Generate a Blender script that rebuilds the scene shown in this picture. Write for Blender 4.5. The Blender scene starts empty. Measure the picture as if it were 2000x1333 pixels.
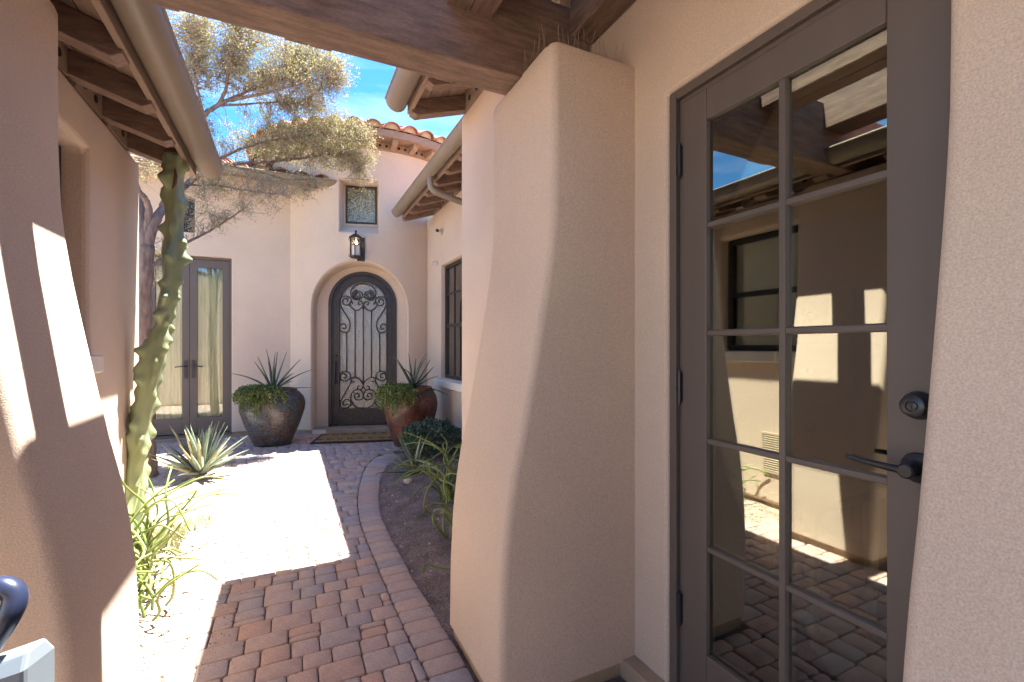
import bpy, bmesh, math, random
from mathutils import Vector, Matrix, noise as mnoise
R = math.radians
random.seed(7)
sc = bpy.context.scene
C = sc.collection

# ------------------------------------------------------------------ camera, sky, sun, exposure
CAM_H = 1.32
YAW = R(25.8)
cam_d = bpy.data.cameras.new('camera'); cam = bpy.data.objects.new('camera', cam_d); C.objects.link(cam)
cam.location = (0, 0, CAM_H); cam.rotation_euler = (R(90), 0, -YAW)
cam_d.sensor_width = 36; cam_d.lens = 16.2; cam_d.shift_y = 0.00525
cam_d.clip_start = 0.02; cam_d.clip_end = 2000
sc.camera = cam

SUN_VEC = Vector((0.309, 0.10, 1.0)).normalized()
w = bpy.data.worlds.new('World'); sc.world = w; w.use_nodes = True
nt = w.node_tree; nt.nodes.clear()
sky = nt.nodes.new('ShaderNodeTexSky'); sky.sky_type = 'NISHITA'; sky.sun_disc = False
sky.sun_elevation = math.asin(SUN_VEC.z); sky.sun_rotation = math.atan2(SUN_VEC.x, SUN_VEC.y)
sky.altitude = 1200; sky.air_density = 1.0; sky.dust_density = 0.25; sky.ozone_density = 3.0
tc = nt.nodes.new('ShaderNodeTexCoord')
mp = nt.nodes.new('ShaderNodeMapping'); mp.inputs['Scale'].default_value = (1.1, 1.4, 6.5)
nz = nt.nodes.new('ShaderNodeTexNoise'); nz.inputs['Scale'].default_value = 1.5; nz.inputs['Detail'].default_value = 7; nz.inputs['Roughness'].default_value = 0.62
cr = nt.nodes.new('ShaderNodeValToRGB'); cr.color_ramp.elements[0].position = 0.50; cr.color_ramp.elements[1].position = 0.86
cr.color_ramp.elements[1].color = (0.55, 0.55, 0.55, 1)
mx = nt.nodes.new('ShaderNodeMixRGB'); mx.inputs['Color2'].default_value = (4.6, 5.0, 5.6, 1)
bg = nt.nodes.new('ShaderNodeBackground'); bg.inputs['Strength'].default_value = 0.070
wo = nt.nodes.new('ShaderNodeOutputWorld')
L = nt.links.new
L(tc.outputs['Generated'], mp.inputs['Vector']); L(mp.outputs['Vector'], nz.inputs['Vector']); L(nz.outputs['Fac'], cr.inputs['Fac'])
hs = nt.nodes.new('ShaderNodeHueSaturation'); hs.inputs['Saturation'].default_value = 1.3
L(sky.outputs['Color'], hs.inputs['Color']); L(cr.outputs['Color'], mx.inputs['Fac']); L(hs.outputs['Color'], mx.inputs['Color1']); L(mx.outputs['Color'], bg.inputs['Color']); L(bg.outputs['Background'], wo.inputs['Surface'])

sd = bpy.data.lights.new('sun', 'SUN'); sd.energy = 5.0; sd.angle = R(0.5); sd.color = (1.0, 0.955, 0.88)
so = bpy.data.objects.new('sun', sd); C.objects.link(so)
so.rotation_euler = SUN_VEC.to_track_quat('Z', 'Y').to_euler(); so.location = (3, 1, 12)

sc.view_settings.view_transform = 'Standard'; sc.view_settings.look = 'None'
sc.view_settings.exposure = 2.82; sc.view_settings.gamma = 1.0
sc.view_settings.use_curve_mapping = False
sc.cycles.max_bounces = 12; sc.cycles.diffuse_bounces = 6; sc.cycles.transparent_max_bounces = 16
sc.cycles.sample_clamp_indirect = 6

# ------------------------------------------------------------------ helpers
def spot(u, v, Y):
    """a point of the courtyard at distance Y along the path, from its bearing on the survey picture"""
    du = (u - 1000) / 900.0; dv = (677 - v) / 900.0
    dx = math.sin(YAW) + du * math.cos(YAW); dy = math.cos(YAW) - du * math.sin(YAW)
    return Vector((dx * Y / dy, Y, CAM_H + dv * Y / dy))

class G:
    def __init__(s): s.v = []; s.f = []; s.m = []; s.cur = 0
    def add(s, vs, fs):
        o = len(s.v); s.v += [tuple(p) for p in vs]; s.f += [tuple(i + o for i in f) for f in fs]; s.m += [s.cur] * len(fs); return s
    def hexa(s, p):   # 0-3 bottom ccw, 4-7 top ccw
        return s.add(p, [(3, 2, 1, 0), (4, 5, 6, 7), (0, 1, 5, 4), (1, 2, 6, 5), (2, 3, 7, 6), (3, 0, 4, 7)])
    def box(s, x0, x1, y0, y1, z0, z1):
        return s.hexa([(x0, y0, z0), (x1, y0, z0), (x1, y1, z0), (x0, y1, z0), (x0, y0, z1), (x1, y0, z1), (x1, y1, z1), (x0, y1, z1)])
    def obox(s, c, ax, ay, az):   # centre + half axes
        c, ax, ay, az = map(Vector, (c, ax, ay, az))
        return s.hexa([c - ax - ay - az, c + ax - ay - az, c + ax + ay - az, c - ax + ay - az, c - ax - ay + az, c + ax - ay + az, c + ax + ay + az, c - ax + ay + az])
    def prism(s, ring_a, ring_b):
        n = len(ring_a)
        fs = [tuple(range(n - 1, -1, -1)), tuple(range(n, 2 * n))] + [(i, (i + 1) % n, n + (i + 1) % n, n + i) for i in range(n)]
        return s.add(list(ring_a) + list(ring_b), fs)
    def loft(s, rings, cap=True, closed=True):
        n = len(rings[0]); vs = [p for r in rings for p in r]; fs = []
        for k in range(len(rings) - 1):
            for i in range(n if closed else n - 1):
                j = (i + 1) % n
                fs.append((k * n + i, k * n + j, (k + 1) * n + j, (k + 1) * n + i))
        if cap: fs += [tuple(range(n - 1, -1, -1)), tuple(range((len(rings) - 1) * n, len(rings) * n))]
        return s.add(vs, fs)
    def tube(s, pts, rad, n=6, cap=True):
        pts = [Vector(p) for p in pts]
        if not hasattr(rad, '__len__'): rad = [rad] * len(pts)
        t0 = (pts[1] - pts[0]).normalized()
        up = Vector((0, 0, 1)) if abs(t0.z) < 0.9 else Vector((1, 0, 0))
        a = t0.cross(up).normalized(); rings = []
        for i, p in enumerate(pts):
            t = (pts[min(i + 1, len(pts) - 1)] - pts[max(i - 1, 0)])
            t = t.normalized() if t.length > 1e-9 else t0
            a = (a - t * a.dot(t))
            a = a.normalized() if a.length > 1e-6 else t.orthogonal().normalized()
            b = t.cross(a)
            rings.append([p + (a * math.cos(q) + b * math.sin(q)) * rad[i] for q in [2 * math.pi * k / n for k in range(n)]])
        return s.loft(rings, cap)
    def lathe(s, prof, n, c=(0, 0, 0)):
        rings = [[(c[0] + r * math.cos(2 * math.pi * k / n), c[1] + r * math.sin(2 * math.pi * k / n), c[2] + z) for k in range(n)] for r, z in prof]
        return s.loft(rings, True)
    def quad(s, a, b, c, d): return s.add([a, b, c, d], [(0, 1, 2, 3)])
    def mesh(s, name, smooth=False, merge=False):
        me = bpy.data.meshes.new(name); me.from_pydata(s.v, [], s.f)
        if merge:
            bm = bmesh.new(); bm.from_mesh(me); bmesh.ops.remove_doubles(bm, verts=bm.verts, dist=1e-5)
            bmesh.ops.recalc_face_normals(bm, faces=bm.faces); bm.to_mesh(me); bm.free()
        if smooth: me.polygons.foreach_set('use_smooth', [True] * len(me.polygons))
        me.update(); return me
    def build(s, name, mat, parent=None, smooth=False, bevel=0, merge=False, seg=2, autos=False, **k):
        me = s.mesh(name, smooth, merge or bevel > 0 or autos)
        for m_ in (mat if isinstance(mat, (list, tuple)) else [mat]): me.materials.append(m_)
        if isinstance(mat, (list, tuple)) and not merge and not bevel: me.polygons.foreach_set('material_index', s.m)
        o = bpy.data.objects.new(name, me); C.objects.link(o)
        if autos: me.polygons.foreach_set('use_smooth', [True] * len(me.polygons)); me.set_sharp_from_angle(angle=R(38))
        if bevel:
            b = o.modifiers.new('bevel', 'BEVEL'); b.width = bevel; b.segments = seg; b.limit_method = 'ANGLE'; b.angle_limit = R(35); b.harden_normals = False
        if parent: put(o, parent)
        for kk, vv in k.items(): o[kk] = vv
        return o

def put(o, parent):
    o.parent = parent; q = parent; off = Vector((0, 0, 0))
    while q: off += q.location; q = q.parent
    o.location = o.location - off
def tag(o, label=None, cat=None, group=None, kind=None):
    if label: o['label'] = label
    if cat: o['category'] = cat
    if group: o['group'] = group
    if kind: o['kind'] = kind
    return o
def thing(name, label, cat, loc=(0, 0, 0), group=None, kind=None):
    o = bpy.data.objects.new(name, None); C.objects.link(o); o.location = loc; o.empty_display_size = .1
    return tag(o, label, cat, group, kind)
def inst(name, me, loc, parent, rot=(0, 0, 0), scale=(1, 1, 1)):
    o = bpy.data.objects.new(name, me); C.objects.link(o); o.location = loc; o.rotation_euler = rot; o.scale = scale
    put(o, parent); return o
def lerp_tab(tab, z):
    if z <= tab[0][0]: return tab[0][1]
    for (a, xa), (b, xb) in zip(tab, tab[1:]):
        if z <= b: return xa + (xb - xa) * (z - a) / (b - a)
    return tab[-1][1]
def smoothpath(pts, k=4):
    pts = [Vector(p) for p in pts]; out = []
    for i in range(len(pts) - 1):
        p0 = pts[max(i - 1, 0)]; p1 = pts[i]; p2 = pts[i + 1]; p3 = pts[min(i + 2, len(pts) - 1)]
        for j in range(k):
            t = j / k
            out.append(0.5 * ((2 * p1) + (p2 - p0) * t + (2 * p0 - 5 * p1 + 4 * p2 - p3) * t * t + (3 * p1 - p0 - 3 * p2 + p3) * t ** 3))
    out.append(pts[-1]); return out
rnd = random.uniform

# ------------------------------------------------------------------ materials
def mat(name, col, rough=0.8, var=0.12, vscale=3.0, bump=0.0, bscale=60.0, bdist=0.004, metal=0.0, spec=0.5, col2=None, rand=0.0, island=0.0, stretch=None, detail=4, fine=0.0, fscale=120.0, coat=0.0):
    m = bpy.data.materials.new(name); m.use_nodes = True
    n = m.node_tree; b = n.nodes['Principled BSDF']; l = n.links.new
    b.inputs['Roughness'].default_value = rough; b.inputs['Metallic'].default_value = metal; b.inputs['Specular IOR Level'].default_value = spec
    if coat: b.inputs['Coat Weight'].default_value = coat; b.inputs['Coat Roughness'].default_value = 0.2
    t = n.nodes.new('ShaderNodeTexCoord'); vec = t.outputs['Object']
    if stretch:
        q = n.nodes.new('ShaderNodeMapping'); q.inputs['Scale'].default_value = stretch; l(vec, q.inputs['Vector']); vec = q.outputs['Vector']
    a = n.nodes.new('ShaderNodeTexNoise'); a.inputs['Scale'].default_value = vscale; a.inputs['Detail'].default_value = 6; l(vec, a.inputs['Vector'])
    r = n.nodes.new('ShaderNodeValToRGB'); r.color_ramp.elements[0].position = .32; r.color_ramp.elements[1].position = .68
    c2 = col2 or tuple(min(1, c * (1 + var)) for c in col); c1 = col if col2 else tuple(c * (1 - var) for c in col)
    r.color_ramp.elements[0].color = (*c1, 1); r.color_ramp.elements[1].color = (*c2, 1)
    l(a.outputs['Fac'], r.inputs['Fac']); out = r.outputs['Color']
    if fine:
        f = n.nodes.new('ShaderNodeTexNoise'); f.inputs['Scale'].default_value = fscale; f.inputs['Detail'].default_value = 3; l(vec, f.inputs['Vector'])
        fr = n.nodes.new('ShaderNodeMapRange'); fr.inputs[1].default_value = .3; fr.inputs[2].default_value = .7; fr.inputs[3].default_value = 1 - fine; fr.inputs[4].default_value = 1 + fine; l(f.outputs['Fac'], fr.inputs[0])
        fm = n.nodes.new('ShaderNodeVectorMath'); fm.operation = 'SCALE'; l(out, fm.inputs[0]); l(fr.outputs[0], fm.inputs['Scale']); out = fm.outputs[0]
    if rand or island:
        if rand: src = n.nodes.new('ShaderNodeObjectInfo').outputs['Random']
        else: src = n.nodes.new('ShaderNodeNewGeometry').outputs['Random Per Island']
        k = rand or island
        h = n.nodes.new('ShaderNodeHueSaturation'); mr = n.nodes.new('ShaderNodeMapRange'); mr.inputs[3].default_value = 1 - k; mr.inputs[4].default_value = 1 + k
        l(src, mr.inputs[0]); l(mr.outputs[0], h.inputs['Value'])
        mh = n.nodes.new('ShaderNodeMath'); mh.operation = 'MULTIPLY_ADD'; wn = n.nodes.new('ShaderNodeTexWhiteNoise'); wn.noise_dimensions = '1D'
        l(src, wn.inputs['W']); l(wn.outputs['Value'], mh.inputs[0]); mh.inputs[1].default_value = .03; mh.inputs[2].default_value = .485; l(mh.outputs[0], h.inputs['Hue'])
        l(out, h.inputs['Color']); out = h.outputs['Color']
    l(out, b.inputs['Base Color'])
    if bump:
        g = n.nodes.new('ShaderNodeTexNoise'); g.inputs['Scale'].default_value = bscale; g.inputs['Detail'].default_value = detail; g.inputs['Roughness'].default_value = .6; l(vec, g.inputs['Vector'])
        u = n.nodes.new('ShaderNodeBump'); u.inputs['Strength'].default_value = bump; u.inputs['Distance'].default_value = bdist
        l(g.outputs['Fac'], u.inputs['Height']); l(u.outputs['Normal'], b.inputs['Normal'])
    return m

M = {}
M['stucco'] = mat('stucco', (.60, .483, .388), .92, var=.05, vscale=1.6, bump=.3, bscale=230, bdist=.005, spec=.2, fine=.16, fscale=260)
M['foundation'] = mat('foundation', (.38, .285, .2), .95, var=.15, vscale=8, bump=.3, bscale=60)
M['beam'] = mat('stained_beam', (.215, .14, .105), .72, var=.3, vscale=5, stretch=(1.5, 9, 9), bump=.35, bscale=9, bdist=.004, fine=.16, fscale=40)
M['beam_y'] = mat('stained_rafter', (.215, .14, .105), .72, var=.3, vscale=5, stretch=(9, 1.5, 9), bump=.35, bscale=9, bdist=.004, fine=.16, fscale=40)
M['soffit'] = mat('soffit_board', (.26, .18, .13), .75, var=.2, vscale=4, stretch=(9, 1.2, 9), bump=.2, bscale=8, rand=.12)
M['fascia'] = mat('fascia_paint', (.28, .195, .14), .7, var=.12, vscale=4, stretch=(8, 1, 8), bump=.15, bscale=8)
M['gutter'] = mat('gutter_metal', (.23, .185, .14), .42, var=.08, vscale=3, spec=.5)
M['hole'] = mat('unlit_black', (.01, .008, .006), .9, var=.1)  # flat black painted for the unlit depth of holes and rooms
M['door'] = mat('bronze_door_paint', (.115, .093, .081), .42, var=.06, vscale=2, bump=.06, bscale=30, stretch=(6, 6, 1), spec=.45)
M['frame'] = mat('dark_frame', (.028, .023, .021), .5, var=.1)
M['iron'] = mat('wrought_iron', (.03, .024, .024), .48, var=.3, vscale=20, bump=.15, bscale=50, spec=.5)
M['hardware'] = mat('black_hardware', (.014, .015, .02), .33, var=.1, spec=.6)
M['sill'] = mat('cast_stone_sill', (.62, .58, .52), .85, var=.06, vscale=8, bump=.15, bscale=80)
M['clay'] = mat('clay_tile', (.30, .135, .085), .85, var=.3, vscale=9, bump=.2, bscale=40, rand=.25)
M['mortar'] = mat('tile_end_mortar', (.5, .42, .34), .95, var=.15, vscale=20, bump=.3, bscale=60)
M['sand'] = mat('joint_sand', (.15, .122, .104), 1, var=.3, vscale=20, bump=.5, bscale=120)
M['ground'] = mat('desert_ground', (.30, .24, .185), 1, var=.2, vscale=2, bump=.4, bscale=40, bdist=.02)
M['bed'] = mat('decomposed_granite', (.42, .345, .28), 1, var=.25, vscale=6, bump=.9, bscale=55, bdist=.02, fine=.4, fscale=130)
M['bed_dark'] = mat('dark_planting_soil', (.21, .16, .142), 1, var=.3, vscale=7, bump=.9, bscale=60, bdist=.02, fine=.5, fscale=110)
M['pebble'] = mat('pebble', (.25, .19, .155), .95, var=.3, vscale=30, island=.45)
M['grit_dark'] = mat('dark_grit', (.07, .052, .042), 1, var=.4, vscale=30, island=.5)
M['chip'] = mat('pale_chip', (.5, .42, .33), .95, var=.2, vscale=30, island=.3)
M['twigdry'] = mat('dry_twig', (.22, .16, .11), .9, var=.3, vscale=30)
M['curtain'] = mat('cream_curtain', (.90, .87, .72), .9, var=.03, vscale=3)
M['coir'] = mat('coir_mat', (.30, .185, .075), 1, var=.25, vscale=30, bump=.7, bscale=200, fine=.3)
M['rubber'] = mat('black_rubber', (.02, .018, .017), .8)
M['pot_blue'] = mat('blue_brown_glaze', (.075, .042, .026), .34, col2=(.042, .064, .08), vscale=3.2, bump=.35, bscale=45, bdist=.008, spec=.45, fine=.75, fscale=38, coat=.15)
M['pot_red'] = mat('red_brown_glaze', (.11, .042, .026), .32, var=.6, vscale=5, bump=.35, bscale=55, bdist=.008, spec=.5, fine=.65, fscale=48, coat=.2)
M['potrim'] = mat('terracotta_rim', (.16, .06, .035), .5, var=.2, vscale=10)
M['agave'] = mat('agave_leaf', (.19, .24, .165), .5, var=.2, vscale=6, rand=.2)
M['agave_tan'] = mat('agave_dry_leaf', (.36, .32, .18), .6, var=.25, vscale=8, rand=.2)
M['aloe'] = mat('aloe_leaf', (.10, .14, .10), .45, var=.3, vscale=8, rand=.2)
M['cactus'] = mat('totem_cactus_skin', (.21, .265, .16), .45, col2=(.31, .35, .18), vscale=4, bump=.12, bscale=30)
M['scar'] = mat('cactus_scar', (.12, .06, .035), .8)
M['stem'] = mat('pencil_stem', (.125, .18, .045), .5, col2=(.21, .25, .07), vscale=6, rand=.2)
M['bark'] = mat('tree_bark', (.19, .135, .11), .9, var=.35, vscale=6, stretch=(6, 6, 1.5), bump=.7, bscale=14, bdist=.012)
M['twig'] = mat('pale_twig', (.30, .235, .18), .85, var=.2, vscale=20)
M['candle'] = mat('frosted_lamp_glass', (.75, .68, .58), .6)
M['grey_plastic'] = mat('pale_grey_plastic', (.17, .20, .23), .35, var=.02)
M['navy'] = mat('navy_coated_steel', (.018, .026, .06), .3, var=.2, spec=.6)
M['inside'] = mat('interior_plaster', (.30, .26, .2), .9, var=.05)
M['inside_floor'] = mat('interior_floor', (.10, .07, .05), .5, var=.2)
M['cabinet'] = mat('grey_cabinet', (.30, .27, .24), .5, var=.04)
M['vent'] = mat('vent_paint', (.52, .42, .3), .6, var=.05)
M['plastic'] = mat('camera_plastic', (.55, .5, .44), .5, var=.03)
M['whitepaint'] = mat('white_furniture_paint', (.6, .58, .53), .5, var=.03)

def brick_mat(name, island):
    m = bpy.data.materials.new(name); m.use_nodes = True; n = m.node_tree; b = n.nodes['Principled BSDF']; l = n.links.new
    b.inputs['Roughness'].default_value = .93; b.inputs['Specular IOR Level'].default_value = .2
    src = n.nodes.new('ShaderNodeNewGeometry').outputs['Random Per Island'] if island else n.nodes.new('ShaderNodeObjectInfo').outputs['Random']
    r = n.nodes.new('ShaderNodeValToRGB'); r.color_ramp.interpolation = 'LINEAR'; e = r.color_ramp.elements
    cols = [(.52, .36, .285), (.41, .345, .325), (.55, .40, .32), (.38, .335, .335), (.50, .37, .305), (.44, .35, .32), (.54, .345, .26)]
    e[0].color = (*cols[0], 1); e[1].color = (*cols[-1], 1); e[1].position = 1
    for i, c in enumerate(cols[1:-1]): q = e.new((i + 1) / (len(cols) - 1)); q.color = (*c, 1)
    l(src, r.inputs['Fac'])
    t = n.nodes.new('ShaderNodeTexCoord'); 
    a = n.nodes.new('ShaderNodeTexNoise'); a.inputs['Scale'].default_value = 9; a.inputs['Detail'].default_value = 5; l(t.outputs['Object'], a.inputs['Vector'])
    f = n.nodes.new('ShaderNodeTexNoise'); f.inputs['Scale'].default_value = 170; f.inputs['Detail'].default_value = 3; l(t.outputs['Object'], f.inputs['Vector'])
    s = n.nodes.new('ShaderNodeMath'); s.operation = 'ADD'; l(a.outputs['Fac'], s.inputs[0]); l(f.outputs['Fac'], s.inputs[1])
    mr = n.nodes.new('ShaderNodeMapRange'); mr.inputs[1].default_value = .6; mr.inputs[2].default_value = 1.4; mr.inputs[3].default_value = .72; mr.inputs[4].default_value = 1.28; l(s.outputs[0], mr.inputs[0])
    sca = n.nodes.new('ShaderNodeVectorMath'); sca.operation = 'SCALE'; l(r.outputs['Color'], sca.inputs[0]); l(mr.outputs[0], sca.inputs['Scale']); l(sca.outputs[0], b.inputs['Base Color'])
    u = n.nodes.new('ShaderNodeBump'); u.inputs['Strength'].default_value = .5; u.inputs['Distance'].default_value = .004; l(f.outputs['Fac'], u.inputs['Height']); l(u.outputs['Normal'], b.inputs['Normal'])
    return m
M['brick'] = brick_mat('paver', False); M['brick_far'] = brick_mat('paver_far', True)

def leaf_mat(name, col, rnd_=.3, trans=.3, rough=.6):
    m = mat(name, col, rough, var=.1, vscale=4, island=rnd_, spec=.3); n = m.node_tree; b = n.nodes['Principled BSDF']; l = n.links.new
    tr = n.nodes.new('ShaderNodeBsdfTranslucent'); src = b.inputs['Base Color'].links[0].from_socket; l(src, tr.inputs['Color'])
    mixs = n.nodes.new('ShaderNodeMixShader'); mixs.inputs[0].default_value = trans; l(b.outputs[0], mixs.inputs[1]); l(tr.outputs[0], mixs.inputs[2])
    l(mixs.outputs[0], n.nodes['Material Output'].inputs['Surface']); return m
M['tree_leaf'] = leaf_mat('olive_tree_leaf', (.36, .345, .15), .35, .4)
M['shrub_leaf'] = leaf_mat('dark_shrub_leaf', (.075, .12, .085), .4, .15, .4)
M['shrub_new'] = leaf_mat('shrub_new_leaf', (.12, .15, .03), .3, .2, .45)
M['trail_leaf'] = leaf_mat('trailing_leaf', (.13, .17, .045), .4, .2, .5)
M['grass'] = leaf_mat('pale_grass', (.24, .24, .1), .35, .25, .6)

def glass_mat(name, tint, refl, refl_col=(1, 1, 1), rough=0.0, bump=0, bscale=40, diffuse=None, dfac=.0, bstretch=None, detail=2):
    m = bpy.data.materials.new(name); m.use_nodes = True; n = m.node_tree; n.nodes.clear(); l = n.links.new
    o = n.nodes.new('ShaderNodeOutputMaterial'); tr = n.nodes.new('ShaderNodeBsdfTransparent'); tr.inputs[0].default_value = (*tint, 1)
    g = n.nodes.new('ShaderNodeBsdfGlossy'); g.inputs[0].default_value = (*refl_col, 1); g.inputs['Roughness'].default_value = rough
    lw = n.nodes.new('ShaderNodeFresnel'); lw.inputs['IOR'].default_value = 1.5
    ma = n.nodes.new('ShaderNodeMath'); ma.operation = 'MULTIPLY_ADD'; ma.inputs[1].default_value = 1.6; ma.inputs[2].default_value = refl; ma.use_clamp = True; l(lw.outputs[0], ma.inputs[0])
    base = tr.outputs[0]
    if diffuse:
        d_ = n.nodes.new('ShaderNodeBsdfDiffuse'); d_.inputs[0].default_value = (*diffuse, 1); mm = n.nodes.new('ShaderNodeMixShader'); mm.inputs[0].default_value = dfac
        l(base, mm.inputs[1]); l(d_.outputs[0], mm.inputs[2]); base = mm.outputs[0]
    mi = n.nodes.new('ShaderNodeMixShader'); l(ma.outputs[0], mi.inputs[0]); l(base, mi.inputs[1]); l(g.outputs[0], mi.inputs[2]); l(mi.outputs[0], o.inputs[0])
    if bump:
        t = n.nodes.new('ShaderNodeTexCoord'); vec = t.outputs['Object']
        if bstretch: q = n.nodes.new('ShaderNodeMapping'); q.inputs['Scale'].default_value = bstretch; l(vec, q.inputs['Vector']); vec = q.outputs['Vector']
        z = n.nodes.new('ShaderNodeTexNoise'); z.inputs['Scale'].default_value = bscale; z.inputs['Detail'].default_value = detail; z.inputs['Distortion'].default_value = 1.2; l(vec, z.inputs['Vector'])
        u = n.nodes.new('ShaderNodeBump'); u.inputs['Strength'].default_value = bump; u.inputs['Distance'].default_value = .02; l(z.outputs['Fac'], u.inputs['Height']); l(u.outputs['Normal'], g.inputs['Normal'])
    return m
M['pane'] = glass_mat('door_glass', (.62, .64, .55), .19, (.92, .95, .86))
M['pane_clear'] = glass_mat('window_glass', (.93, .95, .90), .03)
M['rain_glass'] = glass_mat('rain_glass', (.25, .25, .22), .12, (1, .98, .92), .05, .6, 34, (.20, .20, .185), .75, detail=3)
def streak(m):  # streaky glass colours, with tones of the tree reflection painted in
    n = m.node_tree; d_ = [x for x in n.nodes if x.type == 'BSDF_DIFFUSE'][0]; l = n.links.new
    t = n.nodes.new('ShaderNodeTexCoord'); z = n.nodes.new('ShaderNodeTexNoise'); z.inputs['Scale'].default_value = 11; z.inputs['Detail'].default_value = 5; z.inputs['Distortion'].default_value = 3.5
    l(t.outputs['Object'], z.inputs['Vector']); r = n.nodes.new('ShaderNodeValToRGB'); e = r.color_ramp.elements
    e[0].position = .36; e[0].color = (.02, .03, .02, 1); e[1].position = .66; e[1].color = (.45, .5, .5, 1)
    for p, c in ((.44, (.10, .10, .03)), (.50, (.03, .05, .05)), (.56, (.28, .25, .10)), (.61, (.06, .12, .15))): q = e.new(p); q.color = (*c, 1)
    l(z.outputs['Fac'], r.inputs['Fac']); l(r.outputs['Color'], d_.inputs['Color'])
M['art_glass'] = glass_mat('rippled_art_glass', (.1, .12, .11), .12, (.95, 1, 1), .05, 1.0, 12, (.10, .12, .09), .92, (1.0, 1.0, 1.6), 4)
streak(M['art_glass'])
def emis(name, col, s):
    m = bpy.data.materials.new(name); m.use_nodes = True; b = m.node_tree.nodes['Principled BSDF']
    b.inputs['Emission Color'].default_value = (*col, 1); b.inputs['Emission Strength'].default_value = s; b.inputs['Base Color'].default_value = (*col, 1); return m
M['bulb'] = emis('warm_bulb', (1, .72, .4), 5)

# ------------------------------------------------------------------ ground, beds, path
tag(G().box(-60, 60, -60, 60, -.4, -.06).build('ground', M['ground']), kind='structure')

def heightfield(name, x0, x1, y0, y1, step, zf, m, keep=None):
    g = G(); nx = int((x1 - x0) / step); ny = int((y1 - y0) / step); idx = {}
    for j in range(ny + 1):
        for i in range(nx + 1):
            x = x0 + (x1 - x0) * i / nx; y = y0 + (y1 - y0) * j / ny; idx[i, j] = len(g.v); g.v.append((x, y, zf(x, y)))
    for j in range(ny):
        for i in range(nx):
            x = x0 + (x1 - x0) * (i + .5) / nx; y = y0 + (y1 - y0) * (j + .5) / ny
            if keep is None or keep(x, y): g.f.append((idx[i, j], idx[i + 1, j], idx[i + 1, j + 1], idx[i, j + 1])); g.m.append(0)
    return tag(g.build(name, m, smooth=True), kind='structure')
OUT = [(0.0, .66), (1.691, .663), (1.914, .664), (2.084, .653), (2.352, .648), (2.613, .636), (2.926, .636), (3.31, .634), (3.698, .648), (4.162, .706), (4.764, .808), (5.1, .89), (5.419, .985), (5.758, 1.275), (6.1, 1.9)]
INN = [(0.0, .49), (1.769, .497), (1.933, .492), (2.215, .483), (2.512, .479), (2.859, .477), (3.28, .474), (3.617, .478), (4.051, .515), (4.469, .578), (5.05, .70), (5.34, .79), (5.628, .91), (5.8, 1.12), (6.0, 1.9)]
def nz2(x, y, s, k=0): return mnoise.noise(Vector((x * s, y * s, k * 7.3)))
LEDGE = -.50
def zleft(x, y):
    d = min(1, max(0, (LEDGE + .06 - x) / .25))
    return -.02 + d * (.035 + .02 * nz2(x, y, 2.5)) + .012 * nz2(x, y, 9, 2) + .006 * nz2(x, y, 25, 3)
heightfield('planting_bed_left', -3.2, LEDGE + .10, 2.05, 6.25, .035, zleft, M['bed'])
def zright(x, y):
    d = min(1, max(0, (x - lerp_tab(OUT, y)) / .2))
    return -.012 + d * (.028 + .02 * nz2(x, y, 3)) + .012 * nz2(x, y, 8, 2) + .008 * nz2(x, y, 22, 3)
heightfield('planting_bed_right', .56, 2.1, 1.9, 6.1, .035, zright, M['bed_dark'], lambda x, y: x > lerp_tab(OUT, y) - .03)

path = thing('paver_path', 'tumbled red and mauve paver walk leading to the arched door', 'path', (0, 0, -.06), kind='structure')
del path['category']
G().box(-3.2, 2.4, -.8, 9.3, -.055, -.017).build('joint_sand', M['sand'], path)

def paver_mesh(poly, h=.05, ins=.0055, ch=.010):
    """poly: convex outline ccw around the origin"""
    n = len(poly); o1 = []
    for i in range(n):
        p = Vector(poly[i]); a = Vector(poly[i - 1]) - p; b = Vector(poly[(i + 1) % n]) - p
        o1 += [p + a.normalized() * min(ch, a.length * .3), p + b.normalized() * min(ch, b.length * .3)]
    c = sum(o1, Vector((0, 0))) / len(o1)
    def ring(k, z): return [((p + (c - p).normalized() * k).x, (p + (c - p).normalized() * k).y, z) for p in o1]
    g = G(); g.loft([ring(0, 0), ring(0, h - .008), ring(ins * .45, h - .0025), ring(ins * 1.3, h)], True)
    return g
pavers = []   # (dist, poly world)
GAP = .0022; mod = .058
def row_fill(y0, rows, x0, xr):
    y = y0; yend = y0 + rows * mod
    while y < yend - 1e-6:
        h = random.choice((.116, .116, .116, .105, .13)); x = x0 - rnd(0, .1)
        if y + h > yend - .04: h = yend - y
        while x < xr:
            wd = random.choice((.116, .116, .116, .135, .174, .174, .085)); q = random.random()
            xa = max(x, x0); x2 = x + wd
            if x2 - xa > .03:
                if q < .13 and wd > .1: c = h * random.choice((.36, .64)); yield (xa, x2, y, y + c); yield (xa, x2, y + c, y + h)
                else: yield (xa, x2, y, y + h)
            x = x2
        y += h
def add_rect(x0, x1, y0, y1, clip):
    a, b = (lerp_tab(INN, y0), lerp_tab(INN, y1)) if clip else (9, 9)
    if clip and 0 < min(a, b) - x1 < .03: x1 = max(a, b)
    xa, xb = min(x1, a), min(x1, b)
    if xa - x0 < .02 or xb - x0 < .02: return
    trimmed = xa < x1 - 1e-6 or xb < x1 - 1e-6
    q = [(x0 + GAP, y0 + GAP), (xa - GAP, y0 + GAP), (xb - GAP, y1 - GAP), (x0 + GAP, y1 - GAP)]
    pavers.append((q, None if trimmed else (round((x1 - x0) * 1000), round((y1 - y0) * 1000))))
for r in row_fill(.3, 98, LEDGE - .02, 1.9): add_rect(*r, True)           # walk, up to y = 6.0
for r in row_fill(.3 + 98 * mod, 32, -2.46, 2.2): add_rect(*r, False)                # forecourt before the door
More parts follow.
